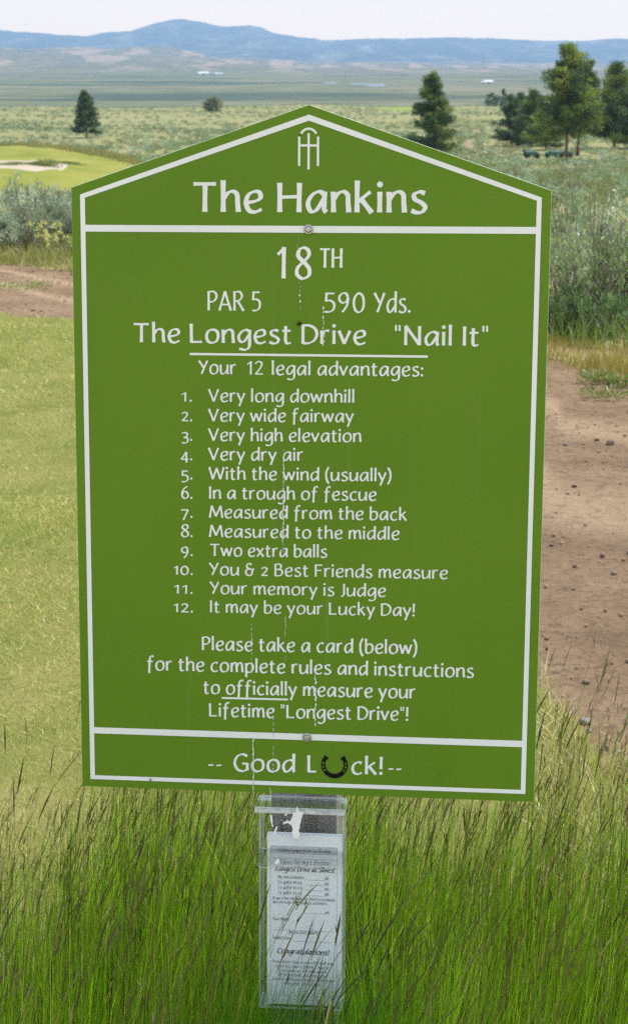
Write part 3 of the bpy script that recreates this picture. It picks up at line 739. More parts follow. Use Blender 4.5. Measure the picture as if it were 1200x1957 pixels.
pane("side_wall", holder, lambda b: b.box(hr - .0022, hr, hd + .0023, .0011, hb + .0023, -.004))
pane("bottom_wall", holder, lambda b: b.box(hl, hr, hd + .0023, .0011, hb, hb + .0022))
lid = pane("lid", holder, lambda b: b.prism(rounded(-.0635, .0555, -.0845, -.0005, .011, ('bl', 'br')), hd - .0062, hd - .0037))
def lid_top(b): b.box(-.0635, .0555, hd - .0036, .0011, -.0027, -.0005)
pane("lid_top", lid, lid_top)
b = MB(); b.box(-.0635, .0555, hd - .0061, hd + .003, -.0022 - .0055, -.0028)
m, n, o = new_mat('frosted'); N = NT(n); tr = N.node("BsdfTransparent"); df = N.node("BsdfDiffuse"); df.inputs['Color'].default_value = (.82, .85, .87, 1); a = N.node("MixShader")
t0 = N.node("TexCoord"); N.l(N.rng(N.noise(90, 4, .6, t0.outputs['Object']), .3, .7, .35, .85), a.inputs[0]); N.l(tr.outputs[0], a.inputs[1]); N.l(df.outputs[0], a.inputs[2]); N.l(a.outputs[0], o.inputs['Surface'])
link("hinge_bar", b.mesh("hinge_bar", m), lid)
# torn remains of a white paper label on the lid
M['paper'] = simple_mat('paper', (.80, .81, .82), (.86, .87, .88), 30, .8, .1)
def ragged(cx, cz, pts, y):
    b = MB(); n_ = len(pts)
    b.add([(cx, y - .00005, cz)] + [(cx + x, y, cz + z) for x, z in pts], [(0, 1 + i, 1 + (i + 1) % n_) for i in range(n_)]); return b
def torn(cx, cz, wx, wz, seed, y=hd - .0066, k=56):
    r3 = random.Random(seed); pts = []
    for i in range(k):
        a = 2 * math.pi * i / k; q = r3.uniform(.45, 1.25)
        ca, sa = math.cos(a), math.sin(a); sq = min(1 / max(abs(ca), .01), 1 / max(abs(sa), .01)) ** .75
        pts.append((ca * wx * q * sq, sa * wz * (.8 + .2 * q) * sq))
    return ragged(cx, cz, pts, y)
for pl in ([(-.0128, -.0042), (-.0109, -.0061), (-.009, -.0052), (-.0077, 0.), (-.0068, .0038), (-.0054, -.0016), (-.0051, -.0028), (-.0024, -.0046), (.002, -.0048), (.0007, -.008), (-.0001, -.0101), (-.0017, -.0147), (-.002, -.0188), (-.0034, -.0229), (-.0032, -.0263), (-.005, -.0299), (-.0036, -.0333), (-.0034, -.0367), (-.0045, -.0391), (-.0039, -.0419), (-.0071, -.0406), (-.0111, -.0416), (-.0118, -.0388), (-.0133, -.0371), (-.0135, -.0325), (-.0128, -.029), (-.0144, -.0233), (-.0169, -.0224), (-.0189, -.02), (-.0211, -.0214), (-.0233, -.0213), (-.026, -.0235), (-.0253, -.0196), (-.0222, -.0187), (-.02, -.0163), (-.0175, -.0179), (-.0156, -.0175), (-.0147, -.0141), (-.0134, -.0123), (-.0125, -.0082)],
           [(-.0426, -.0099), (-.0399, -.0109), (-.0401, -.015), (-.0393, -.0184), (-.0396, -.0219), (-.0381, -.0259), (-.0396, -.0271), (-.041, -.0231), (-.0415, -.0208), (-.0423, -.0162)],
           [(-.0338, -.0251), (-.0326, -.0265), (-.0341, -.0309), (-.0354, -.0344), (-.0363, -.037), (-.0374, -.0368), (-.0379, -.0336), (-.036, -.0287)],
           [(-.0227, -.0074), (-.0202, -.008), (-.0211, -.0108), (-.0224, -.01), (-.0238, -.0096)],
           [(-.0365, -.0745), (-.0341, -.0734), (-.0315, -.0691), (-.0312, -.0726), (-.0303, -.076), (-.0321, -.0775), (-.0343, -.0793), (-.0359, -.0776)],
           [(-.0283, -.0159), (-.0264, -.0166), (-.0273, -.018)]):
    b = MB(); b.add([(x, hd - .0066, z) for x, z in pl], [tuple(range(len(pl)))])
    link("label_scrap", b.mesh("label_scrap", M['paper']), lid)

# the cards: a thin stack leaning against the front wall
CO = sign_pt(.0003, .0362, -.0035 - .2835)
card = empty("rule_card", CO, ROT)
tag(card, "stack of white printed longest drive cards standing inside the clear holder", "card")
CWd, CH = .100, .2415
M['cardpaper'] = simple_mat('cardpaper', (.82, .87, .94), (.84, .89, .95), 6, .7, .15)
b = MB(); b.box(-.0485, .0515, 0, .011, 0, CH)
link("card_stack", b.mesh("card_stack", M['cardpaper']), card)
M['ink'] = simple_mat('ink', (.09, .10, .13), (.12, .13, .16), 20, .7, .1); M['greyink'] = simple_mat('grey_ink', (.34, .37, .44), (.38, .41, .47), 20, .7, .1); M['band'] = simple_mat('grey_band', (.50, .54, .62), (.53, .57, .64), 20, .8, .1)
I = Lettering(); Gk = Lettering()
U = lambda x: (x - 215) / 5.88 - 48.5
Vc = lambda y: (1775 - y) / 5.64
def ct(L, s, x0, x1, y, capx, wt=.72, slant=0.):
    L.text(s, U(x0), U(x1), Vc(y), Vc(y), capx / 5.64, wt, slant=slant, y0=-.0004, dome=.00003)
ct(I, "Lifetime Longest Drive Certification", 298, 717, 541, 24, 1.25)
ct(Gk, "I just hit my Lifetime", 318, 712, 643, 38, 1.0, .28)
ct(I, "Longest Drive at Silvies!", 280, 745, 698, 38, 1.25, .28)
for k, s in enumerate(("My own estimate:", "Co-golfer #1 est.", "Co-golfer #2 est.", "Co-golfer #3 est.")):
    y = 757 + 42 * k; ct(I, s, 300, 510 if k == 0 else 497, y, 25); I.line((U(515), Vc(y + 5)), (U(660), Vc(y + 5)), .35); ct(I, "yds.", 667, 707, y, 25)
ct(I, "Draw a line through the shortest estimate", 258, 755, 927, 24); ct(I, "and average the 3 highest estimates.", 258, 695, 958, 24)
I.line((U(505), Vc(1030)), (U(670), Vc(1030)), .35); ct(I, "yds.", 672, 712, 1028, 24)
ct(I, "Your Name:", 258, 395, 1095, 25); I.line((U(270), Vc(1172)), (U(745), Vc(1172)), .35); ct(I, "(please print clearly)", 385, 625, 1197, 24)
ct(I, "Today's Date:", 258, 415, 1247, 25); I.line((U(425), Vc(1258)), (U(720), Vc(1258)), .35)
ct(I, "Congratulations!", 290, 705, 1362, 42, 1.25, .28)
for s, x0, x1, y in (("Remember to preserve the ball you", 262, 745, 1440), ("used for your Lifetime Longest", 290, 705, 1475), ("Drive (play out the hole with a", 300, 690, 1510), ("different ball) and bring your", 302, 700, 1545), ("record setting ball to the clubhouse", 258, 745, 1580), ("with your score card.", 350, 640, 1615)):
    ct(I, s, x0, x1, y, 25)
for a_, b_ in (((242, 500), (768, 500)), ((242, 1700), (768, 1700)), ((242, 500), (242, 1700)), ((768, 500), (768, 1700)), ((242, 598), (768, 598)), ((242, 556), (768, 556))):
    Gk.line((U(a_[0]), Vc(a_[1])), (U(b_[0]), Vc(b_[1])), .4, -.0003)
link("print", I.mesh("print", M['ink']), card); link("grey_print", Gk.mesh("grey_print", M['greyink']), card)
b = MB(); b.box(U(243) * .001, U(767) * .001, -.0002, .0002, Vc(555) * .001, Vc(501) * .001); link("heading_band", b.mesh("heading_band", M['band']), card)

# ------------------------------------------------------------------ grasses
def blades(root, hgt, lean, dirn, width, seg, rgb0, rgb1, twist=None, droop=1.6, wprof='leaf'):
    """root (n,3); hgt, lean (horizontal reach), dirn (n) azimuth; returns V,F4,F3,C"""
    n_ = len(root); t = np.linspace(0, 1, seg + 1)
    dx, dy = np.cos(dirn), np.sin(dirn)
    cx = root[:, 0, None] + (lean * dx)[:, None] * t[None] ** droop
    cy = root[:, 1, None] + (lean * dy)[:, None] * t[None] ** droop
    cz = root[:, 2, None] + hgt[:, None] * (t[None] - .12 * (lean / np.maximum(hgt, 1e-3))[:, None] * t[None] ** 2)
    fa = rng.uniform(0, math.pi, n_) if twist is None else twist
    wx, wy = np.cos(fa), np.sin(fa)
    if wprof == 'leaf': pr = np.clip(1.05 - t ** 1.8, .04, 1)
    elif wprof == 'head': pr = np.clip(np.sin(math.pi * (t * .93 + .05)) ** .8, .08, 1)
    else: pr = np.full(seg + 1, 1.0) * (1 - .5 * t)
    ww = width[:, None] * pr[None] * .5
    L = np.stack([cx - wx[:, None] * ww, cy - wy[:, None] * ww, cz], -1); Rr = np.stack([cx + wx[:, None] * ww, cy + wy[:, None] * ww, cz], -1)
    V = np.stack([L, Rr], 2).reshape(-1, 3)
    b_ = (np.arange(n_) * 2 * (seg + 1))[:, None] + 2 * np.arange(seg)[None]
    F = np.stack([b_, b_ + 1, b_ + 3, b_ + 2], -1).reshape(-1, 4)
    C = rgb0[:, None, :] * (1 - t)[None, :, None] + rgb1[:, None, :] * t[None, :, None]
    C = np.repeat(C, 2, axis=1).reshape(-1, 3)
    tip = np.stack([cx[:, -1], cy[:, -1], cz[:, -1]], -1)
    return V, F, C, tip
def join(parts):
    Vs, Fs, Cs = [], [], []; b_ = 0
    for V, F, C in parts: Vs.append(V); Fs.append(F + b_); Cs.append(C); b_ += len(V)
    return np.concatenate(Vs), np.concatenate(Fs), np.concatenate(Cs)
def pal(n_, cols, jit=.18):
    cols = np.array(cols); k = rng.integers(0, len(cols), n_); f = rng.random(n_)[:, None]
    c_ = cols[k] * (1 - .35 * f) + cols[(k + 1) % len(cols)] * .35 * f
    return np.clip(c_ * (1 + rng.normal(0, jit, (n_, 1))), .004, .9)

# tall fescue round the post
def fescue_density(x, y):
    d = np.interp(y, [1.45, 1.6, 2.5, 2.9, 3.25, 3.5], [.8, 1, 1, .75, .25, 0])
    d = d * np.interp(x, [-1.3, -1.0, -.6, .15, .5, 1.2], [.5, .9, 1, .9, .62, .6])
    edge = np.interp(x, [-1.3, -.75, -.5, -.3, .2, .5, 1.2], [2.1, 2.28, 2.62, 3.05, 2.9, 2.95, 3.0])
    d = d * np.clip((edge + .25 - y) / .3, 0, 1)
    d = d * np.clip(-.25 + 2.3 * fbm(x * 7, y * 7, 3, 77), .12, 1.3)
    return d
def scatter(n_, x0, x1, y0, y1, dens):
    x = rng.uniform(x0, x1, n_); y = rng.uniform(y0, y1, n_); k = rng.random(n_) < dens(x, y); x, y = x[k], y[k]
    return np.c_[x, y, Z(x, y)]
def clear_holder(r, tall=True):
    """no stem grows through the post, panel or holder"""
    du = (r[:, 0] - SO.x) * math.cos(R_(YAW)) + (r[:, 1] - SO.y) * math.sin(R_(YAW)); dv = (r[:, 1] - SO.y) * math.cos(R_(YAW)) - (r[:, 0] - SO.x) * math.sin(R_(YAW))
    front = (np.abs(du + .01) < .10) & (dv > -.50) & (dv <= -.07) & (rng.random(len(r)) < .86)
    front = front & tall
    return r[~((np.abs(du) < .085) & (dv > -.12) & (dv < .14)) & ~front]
def in_front(r):
    return (np.abs(r[:, 0] - SO.x + .01) < .11) & (r[:, 1] > SO.y - .52) & (r[:, 1] < SO.y)
r1 = clear_holder(scatter(78000, -1.35, 1.3, 1.75, 3.5, fescue_density), False); n1 = len(r1)
hh = rng.uniform(.22, .52, n1) * (.8 + .4 * fbm(r1[:, 0] * 3, r1[:, 1] * 3, 2, 5)) * np.interp(r1[:, 1], [2.3, 3.2], [1, .85])
hh = np.where(in_front(r1), np.minimum(hh, rng.uniform(.16, .40, n1)) * np.interp(r1[:, 1], [1.9, 2.2], [1.15, .9]), hh)
cl1 = fbm(r1[:, 0] * 9, r1[:, 1] * 9, 2, 201); cl2 = fbm(r1[:, 0] * 7 + 5, r1[:, 1] * 7, 2, 207); hh = hh * (.78 + .44 * cl2)
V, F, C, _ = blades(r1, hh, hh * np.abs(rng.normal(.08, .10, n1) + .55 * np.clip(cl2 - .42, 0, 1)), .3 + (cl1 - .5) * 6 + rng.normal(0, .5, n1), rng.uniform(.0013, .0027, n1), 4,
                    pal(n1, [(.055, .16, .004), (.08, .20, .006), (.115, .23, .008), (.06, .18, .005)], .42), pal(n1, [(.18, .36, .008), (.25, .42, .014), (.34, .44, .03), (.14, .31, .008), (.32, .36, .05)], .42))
parts = [(V, F, C)]
k = rng.random(n1) < .06; r_dead = r1[k] + 0; nd = len(r_dead); hd_ = rng.uniform(.12, .44, nd)
V, F, C, _ = blades(r_dead, hd_, hd_ * rng.uniform(.1, .8, nd), rng.uniform(0, 6.28, nd), rng.uniform(.0012, .0024, nd), 3, pal(nd, [(.28, .21, .09), (.38, .30, .15)]), pal(nd, [(.46, .38, .20), (.36, .27, .13)]))
parts.append((V, F, C))
rs = clear_holder(scatter(12500, -1.35, 1.3, 1.7, 3.3, lambda x, y: fescue_density(x, y) * np.interp(y, [1.7, 2.1, 2.5], [.35, .55, 1]))); ns = len(rs)
hs_ = rng.uniform(.32, .56, ns) * (.86 + .28 * fbm(rs[:, 0] * 5, rs[:, 1] * 5, 2, 207)); di = .15 + (fbm(rs[:, 0] * 4, rs[:, 1] * 4, 2, 211) - .5) * 3.5 + rng.normal(0, .4, ns); ln_ = hs_ * np.abs(rng.normal(.13, .14, ns))
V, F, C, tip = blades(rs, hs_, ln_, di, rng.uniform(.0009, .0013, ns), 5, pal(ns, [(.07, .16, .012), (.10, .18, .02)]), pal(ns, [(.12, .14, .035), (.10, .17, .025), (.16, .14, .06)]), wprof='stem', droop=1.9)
parts.append((V, F, C))
hl_ = rng.uniform(.04, .075, ns); ld = hl_ * np.abs(rng.normal(.3, .18, ns))
hc0 = pal(ns, [(.10, .085, .035), (.11, .105, .035), (.09, .125, .022), (.075, .055, .04), (.27, .21, .14), (.085, .12, .02), (.08, .07, .035)], .25)
tip[:, 2] -= .012
V, F, C, _ = blades(tip, hl_, ld, di + rng.normal(0, .2, ns), rng.uniform(.0015, .0029, ns), 5, hc0, hc0 * 1.15, wprof='head', droop=1.1); parts.append((V, F, C))
# short side spikelets give each head a feathered outline
for q in range(3):
    f = rng.uniform(.1, .75, ns)[:, None]
    sp_ = tip + np.c_[np.cos(di) * ld, np.sin(di) * ld, hl_] * f
    sl = rng.uniform(.010, .022, ns); V, F, C, _ = blades(sp_, sl, sl * rng.uniform(.25, .6, ns), di + rng.normal(0, 1.0, ns), rng.uniform(.0011, .002, ns), 2, hc0, hc0 * 1.1, wprof='head'); parts.append((V, F, C))
nfc = 60; ux = rng.uniform(-.075, .055, nfc); rf = np.c_[SO.x + ux, SO.y - rng.uniform(.075, .20, nfc), np.zeros(nfc)]; rf[:, 2] = Z(rf[:, 0], rf[:, 1])
hf = rng.uniform(.34, .54, nfc); df_ = rng.normal(.0, .35, nfc); lf = hf * rng.uniform(.08, .42, nfc)
V, F, C, tf = blades(rf, hf, lf, df_, rng.uniform(.0010, .0015, nfc), 6, pal(nfc, [(.05, .13, .012), (.07, .16, .02)]), pal(nfc, [(.08, .11, .025), (.06, .075, .03), (.07, .13, .02)]), wprof='stem', droop=2.0); parts.append((V, F, C))
lh = rng.uniform(.04, .085, nfc); ldh = lh * rng.uniform(.25, .75, nfc); ch = pal(nfc, [(.06, .075, .03), (.05, .045, .035), (.07, .09, .025), (.045, .04, .04)], .2); tf[:, 2] -= .01
V, F, C, _ = blades(tf, lh, ldh, df_, rng.uniform(.0018, .0032, nfc), 5, ch, ch * 1.1, wprof='head', droop=1.1); parts.append((V, F, C))
nfc = 3600; rf = np.c_[SO.x + rng.uniform(-.13, .12, nfc), SO.y - rng.uniform(.045, .22, nfc), np.zeros(nfc)]; rf[:, 2] = Z(rf[:, 0], rf[:, 1]); hf = rng.uniform(.29, .45, nfc)
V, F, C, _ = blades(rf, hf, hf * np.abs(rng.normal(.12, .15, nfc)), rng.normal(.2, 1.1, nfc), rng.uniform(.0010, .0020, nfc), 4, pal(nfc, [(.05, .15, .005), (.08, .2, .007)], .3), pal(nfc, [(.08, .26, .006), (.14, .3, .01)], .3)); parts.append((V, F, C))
# flat straw mat among the stems
rm = scatter(16000, -1.3, 1.3, 1.6, 3.5, lambda x, y: np.full_like(x, .8)); nm_ = len(rm); rm[:, 2] += rng.uniform(0, .05, nm_)
V, F, C, _ = blades(rm, rng.uniform(.004, .06, nm_), rng.uniform(.03, .14, nm_), rng.uniform(0, 6.28, nm_), rng.uniform(.0014, .0028, nm_), 2, pal(nm_, [(.30, .24, .12), (.20, .15, .07), (.36, .29, .16)]), pal(nm_, [(.40, .33, .18), (.30, .24, .1)])); parts.append((V, F, C))
V, F, C = join(parts)
tall = link("tall_grass", np_mesh("tall_grass", V, F, M['blade'], C)); tag(tall, "tall green fescue with brown purple seed heads around the sign post", "grass", kind='stuff')

# mown turf on the lawn
near_c = catmull(NEAR, 24)
def path_near_y(x): 
    o_ = np.argsort(near_c[:, 0]); return np.interp(x, near_c[o_, 0], near_c[o_, 1])
far_c = catmull(FAR, 24)
def path_far_y(x):
    o_ = np.argsort(far_c[:, 0]); return np.interp(x, far_c[o_, 0], far_c[o_, 1])
def turf_d(x, y):
    lim = path_near_y(x)
    return np.clip((lim - .03 - y + rng.normal(0, .10, len(x))) / .25, 0, 1) * np.interp(y, [2.6, 3.1, 5, 8, 13], [.35, .8, 1, .55, .3]) * np.interp(np.abs(x + .17 * y - .1), [.0, 1.4, 3.5], [1, .8, .2])
rt = np.concatenate([scatter(330000, -4.5, .9, 2.6, 14.5, turf_d), scatter(330000, -1.5, .75, 2.8, 6.6, turf_d), scatter(260000, -2.6, -.4, 6.0, 13.2, turf_d)])
rt = rt[~((rt[:, 0] > -.25) & (rt[:, 0] < .5) & (rng.random(len(rt)) < .5))]; nt_ = len(rt)
pat = .6 * fbm(rt[:, 0] * 3.2, rt[:, 1] * 2.2, 4, 41) + .4 * fbm(rt[:, 0] * 14, rt[:, 1] * 11, 2, 43); dry = np.clip((pat - .42) * 4.5, 0, 1)
gcol = pal(nt_, [(.12, .18, .025), (.18, .24, .035), (.24, .27, .05)], .3); dcol = pal(nt_, [(.40, .35, .14), (.50, .43, .22), (.34, .31, .10)], .22)
band = .5 + .5 * np.sin((rt[:, 0] * .35 + rt[:, 1]) * 2 * np.pi / 1.5)
mixk = (rng.random(nt_) < (.02 + .42 * dry + .16 * band))[:, None]
tc_ = np.where(mixk, dcol, gcol)
sc_ = np.interp(rt[:, 1], [3, 6, 13], [1, 1.5, 2.6])
hh = rng.uniform(.010, .027, nt_) * (1 + .15 * sc_)
V, F, C, _ = blades(rt, hh, hh * rng.uniform(.3, 1.3, nt_), rng.uniform(0, 6.28, nt_), rng.uniform(.0014, .0026, nt_) * sc_, 2, tc_ * 1.12, tc_ * 1.42)
tag(link("lawn_grass", np_mesh("lawn_grass", V, F, M['turf'], C)), "short dry mown grass of the lawn left of the sign", "grass", kind='stuff')

# pale dry grass along the near edge of the path, and ragged tufts on the right
def dry_d(x, y):
    lim = path_near_y(x); q = lim - y
    return np.where((q > -.25 - .0) & (q < 1.5), 1, 0) * np.clip(.25 + 1.5 * (fbm(x * 4, y * 4, 3, 61) - .25), 0, 1) * np.clip((q + .22) / .3, 0, 1)
rd = scatter(60000, .05, 1.5, 2.9, 6.2, dry_d); nd = len(rd)
hh = rng.uniform(.02, .10, nd); dcol = pal(nd, [(.46, .38, .20), (.54, .46, .27), (.36, .32, .12), (.24, .26, .06)], .15)
V, F, C, _ = blades(rd, hh, hh * rng.uniform(.3, 1.5, nd), rng.uniform(0, 6.28, nd), rng.uniform(.0015, .0032, nd), 3, dcol, dcol * 1.08)
tag(link("dry_grass", np_mesh("dry_grass", V, F, M['turf'], C)), "pale straw coloured dry grass at the edge of the dirt path", "grass", kind='stuff')

# wild grass on the far side of the path and at the foot of the bushes
def wild(n_, x0, x1, dep, cols0, cols1, h0, h1, label, wsc, name="wild_grass", off=.0, seed=91, pw=.35):
    x = rng.uniform(x0, x1, n_); y = path_far_y(x) + off + rng.uniform(-.35, dep, n_) ; k = rng.random(n_) < np.clip(pw + 1.6 * (fbm(x * 2.6, y * 2.6, 3, seed) - .3), .03, 1); x, y = x[k], y[k]
    k = (y - path_far_y(x) - off > -.12) | (rng.random(len(x)) < .25); x, y = x[k], y[k]
    r_ = np.c_[x, y, Z(x, y)]; q = len(r_); hh = rng.uniform(h0, h1, q) * (.6 + .8 * fbm(x * 1.2, y * 1.2, 2, seed + 3))
    V, F, C, _ = blades(r_, hh, hh * rng.uniform(.1, .8, q), rng.uniform(0, 6.28, q), rng.uniform(.003, .006, q) * wsc, 3, pal(q, cols0), pal(q, cols1))
    tag(link(name, np_mesh(name, V, F, M['turf'], C)), label, "grass", kind='stuff')
wild(30000, .6, 4.2, 1.0, [(.16, .19, .04), (.26, .21, .05), (.24, .14, .06)], [(.28, .27, .05), (.40, .33, .07), (.38, .22, .09), (.22, .26, .05)], .03, .10, "yellow green wild grass between the path and the right bushes", .8, pw=.1)
wild(12000, .9, 4.2, .9, [(.10, .17, .035), (.13, .2, .05)], [(.18, .27, .07), (.24, .29, .08)], .06, .22, "taller fresh green weeds at the foot of the right bushes", 1.2, "weeds", .95, pw=-.15)
wild(20000, -6.5, -.6, 1.3, [(.14, .18, .035), (.22, .2, .07)], [(.24, .28, .06), (.34, .32, .11), (.40, .35, .19)], .04, .22, "green and straw wild grass between the path and the left bushes", 1.1, seed=95, pw=0.)
# gravel and stones -------------------------------------------------------------
def ico(sub=1):
    import bmesh
    bm = bmesh.new(); bmesh.ops.create_icosphere(bm, subdivisions=sub, radius=1)
    V = np.array([v.co[:] for v in bm.verts]); bm.verts.index_update(); F = np.array([[v.index for v in f.verts] for f in bm.faces]); bm.free(); return V, F
IV, IF = ico(1); IV2, IF2 = ico(2)
n_ = 15000
x = rng.uniform(-3.5, 5, n_ * 3); y = rng.uniform(3, 16, n_ * 3); k = (y > path_near_y(x) + .05) & (y < path_far_y(x) + .1); x, y = x[k][:n_], y[k][:n_]
k = rng.random(len(x)) < np.clip(.3 + 1.6 * (fbm(x * 1.5, y * 1.5, 3, 17) - .3), 0, 1); x, y = x[k], y[k]; n_ = len(x)
sz = rng.lognormal(-5.8, .6, n_).clip(.0016, .017)
A = IV[None] * (sz[:, None, None] * rng.uniform(.5, 1.3, (n_, 1, 3))) * (1 + rng.normal(0, .24, (n_, len(IV), 1)))
an = rng.uniform(0, 6.28, n_); ca, sa = np.cos(an)[:, None], np.sin(an)[:, None]
V = np.stack([A[..., 0] * ca - A[..., 1] * sa + x[:, None], A[..., 0] * sa + A[..., 1] * ca + y[:, None], A[..., 2] * .6 + (Z(x, y) + .012 + sz * .2)[:, None]], -1).reshape(-1, 3)
F = (IF[None] + (np.arange(n_) * len(IV))[:, None, None]).reshape(-1, 3)
C = np.repeat(pal(n_, [(.22, .155, .105), (.27, .20, .14), (.14, .10, .07), (.33, .265, .205), (.18, .125, .085)], .18), len(IV), 0)
m, n, o = new_mat('gravel'); N = NT(n); at = N.node("VertexColor"); at.layer_name = "Col"; pbsdf(N, o, at.outputs['Color'], .9, .15); M['gravel'] = m
tag(link("gravel", np_mesh("gravel", V, F, m, C)), "loose gravel and clods strewn over the dirt path", "gravel", kind='stuff')
def stone(px, py, wpx, label, grey=False, flat=.5, seed=0, group=None):
    x, y = G(px, py); s = wpx / FPX * math.hypot(y, EYE) * .5
    r3 = np.random.default_rng(seed); nn = 1 + .28 * (fbm(IV2[:, 0] * 1.6 + seed, IV2[:, 1] * 1.6 + IV2[:, 2], 2, seed) - .5) * 2 + r3.normal(0, .085, len(IV2))
    V = IV2 * nn[:, None] * np.array([1, .75, flat]) * s
    me = np_mesh("stone", V, IF2, M['stone2'] if grey else M['stone'])
    o_ = link("stone", me, None, (x, y, z1(x, y) + .012 + s * flat * .3), (r3.uniform(-.2, .2), r3.uniform(-.25, .25), r3.uniform(0, 3)))
    tag(o_, label, "stone", "stones lying on and beside the dirt path"); return o_
M['stone2'] = simple_mat('stone2', (.17, .16, .155), (.28, .265, .255), 14, .85, .2, .5)
stone(1166, 853, 20, "brown angular stone alone on the path, farthest of the larger stones", False, .7, 1)
stone(1117, 1389, 26, "flat grey stone in the straw at the path edge, widest of that cluster", True, .45, 2)
stone(1124, 1406, 13, "small round grey stone just below the flat grey stone", True, .7, 3)
stone(1180, 1447, 14, "small blue grey stone at the right edge of the picture, by the straw", True, .6, 4)
stone(1159, 1438, 9, "tiny upright pale chip between the flat grey stone and the right edge", True, 1.0, 5)
stone(1172, 1103, 13, "dark brown clod midway down the path at the right edge", False, .6, 6)
stone(1119, 1312, 18, "low dark reddish clod on the path above the straw grass", False, .45, 7)
stone(1042, 1128, 10, "brown clod on the path close to the right edge of the sign", False, .6, 8)
stone(1080, 855, 9, "pale little stone on the path beside the wheel track", True, .6, 9)
stone(54, 540, 7, "small dark pebble on the path left of the sign", False, .7, 10)
xr, yr = G(925, 298); 
V = IV2 * (1 + .3 * (fbm(IV2[:, 0] * 2, IV2[:, 1] * 2 + IV2[:, 2], 2, 4) - .5)[:, None]) * np.array([.42, .4, .36])
tag(link("boulder", np_mesh("boulder", V, IF2, simple_mat('paleRock', (.40, .34, .30), (.5, .44, .40), 3, .9, .1, .4)), None, (xr, yr, z1(xr, yr) + .2)), "pale boulder in the sagebrush below the reddish bare patch", "boulder")

# ------------------------------------------------------------------ shrubs and trees
def tris(cen, dirv, ln, wd, cols):
    """one narrow three-cornered leaf per row"""
    n_ = len(cen); dv = dirv / np.maximum(np.linalg.norm(dirv, axis=1, keepdims=True), 1e-9)
    rv = rng.normal(0, 1, (n_, 3)); sv = np.cross(dv, rv); sv /= np.maximum(np.linalg.norm(sv, axis=1, keepdims=True), 1e-9)
    base = cen - dv * ln[:, None] * .45; tip_ = cen + dv * ln[:, None] * .55
    V = np.stack([base - sv * wd[:, None] * .35, base + sv * wd[:, None] * .35, cen + dv * ln[:, None] * .3 + sv * wd[:, None] * .5, tip_, cen + dv * ln[:, None] * .3 - sv * wd[:, None] * .5], 1).reshape(-1, 3)
    F = (np.arange(n_) * 5)[:, None] + np.arange(5)[None]
    return V, F, np.repeat(cols, 5, 0)
SAGE = [(.28, .35, .28), (.34, .41, .34), (.22, .29, .21), (.40, .45, .38)]
SAGE_G = [(.22, .30, .16), (.29, .37, .22), (.35, .41, .29), (.16, .23, .10)]
def sagebrush(h, rad, nb, nl, leaf, cols, twigs=True, rs=0, bare=.35):
    """many stems fan out from the base; leaves crowd the upper part of each"""
    r3 = np.random.default_rng(rs); tw = MB(); cen = []; dv = []; cc = []
    for i in range(nb):
        az = r3.uniform(0, 6.283); q = math.sqrt(r3.random()) ; rr = rad * q * r3.uniform(.85, 1.1)
        hh_ = h * (1 - .42 * q ** 2.2) * r3.uniform(.72, 1.06)
        p0 = np.array([math.cos(az), math.sin(az), 0]) * rad * .12 * q; p2 = np.array([math.cos(az) * rr, math.sin(az) * rr, hh_])
        p1 = np.array([math.cos(az) * rr * .62, math.sin(az) * rr * .62, hh_ * .42]) + r3.normal(0, .05 * h, 3)
        t_ = np.linspace(0, 1, 5)[:, None]; pts = p0 * (1 - t_) ** 2 + 2 * p1 * t_ * (1 - t_) + p2 * t_ ** 2
        if twigs: tw.tube(pts, np.linspace(.013, .003, 5) * h / .8, 5, False)
        base_c = np.array(cols[r3.integers(len(cols))]) * r3.uniform(.82, 1.15)
        nt3 = max(3, nl // 45); tc3 = bare + (1 - bare) * r3.random(nt3) ** .6
        kk = r3.integers(0, nt3, nl); tl = np.clip(tc3[kk] + r3.normal(0, .045, nl), 0, 1.04); tb3 = r3.uniform(.72, 1.25, nt3)[kk]; to3 = r3.normal(0, .055 * h, (nt3, 3))[kk]
        pp = p0 * (1 - tl[:, None]) ** 2 + 2 * p1 * tl[:, None] * (1 - tl[:, None]) + p2 * tl[:, None] ** 2
        sp_ = .046 * h * (1.15 - .4 * tl)
        cen.append(pp + to3 + r3.normal(0, 1, (nl, 3)) * sp_[:, None] * np.array([1, 1, 1.1]))
        tg = (p2 - p1) / np.linalg.norm(p2 - p1); dv.append(tg * 1.0 + r3.normal(0, .55, (nl, 3)) + np.array([0, 0, .35]))
        cc.append(base_c * tb3[:, None] * (1 + r3.normal(0, .13, (nl, 1))))
    cen = np.concatenate(cen); cen[:, 2] = np.maximum(cen[:, 2], .02); k = len(cen)
    V, F, C = tris(cen, np.concatenate(dv), leaf * r3.uniform(.7, 1.4, k), leaf * .28 * r3.uniform(.7, 1.3, k), np.concatenate(cc))
    return tw, (V, F, np.clip(C, .01, .8))
def shrub(name, x, y, h, rad, nb, nl, leaf, cols, label, group, rs, bare=.35):
    root = empty(name, (x, y, z1(x, y) - .02)); tag(root, label, "shrub", group)
    tw, (V, F, C) = sagebrush(h, rad, nb, nl, leaf, cols, True, rs, bare)
    link("stems", tw.mesh("stems", M['twig'], True), root)
    link("foliage", np_mesh("foliage", V, F, M['sage'], C), root)
    return root
GB = "sagebrush beside the dirt path"
def foot(px, py): return G(px, py)
x, y = foot(60, 492); shrub("sagebrush", x, y, .69, .48, 64, 150, .026, SAGE, "big silvery sagebrush left of the sign, in front of the bunker", GB, 1)
x, y = foot(135, 490); shrub("sagebrush", x, y + .1, .50, .42, 46, 150, .026, SAGE, "silvery sagebrush half hidden behind the sign's left edge", GB, 2)
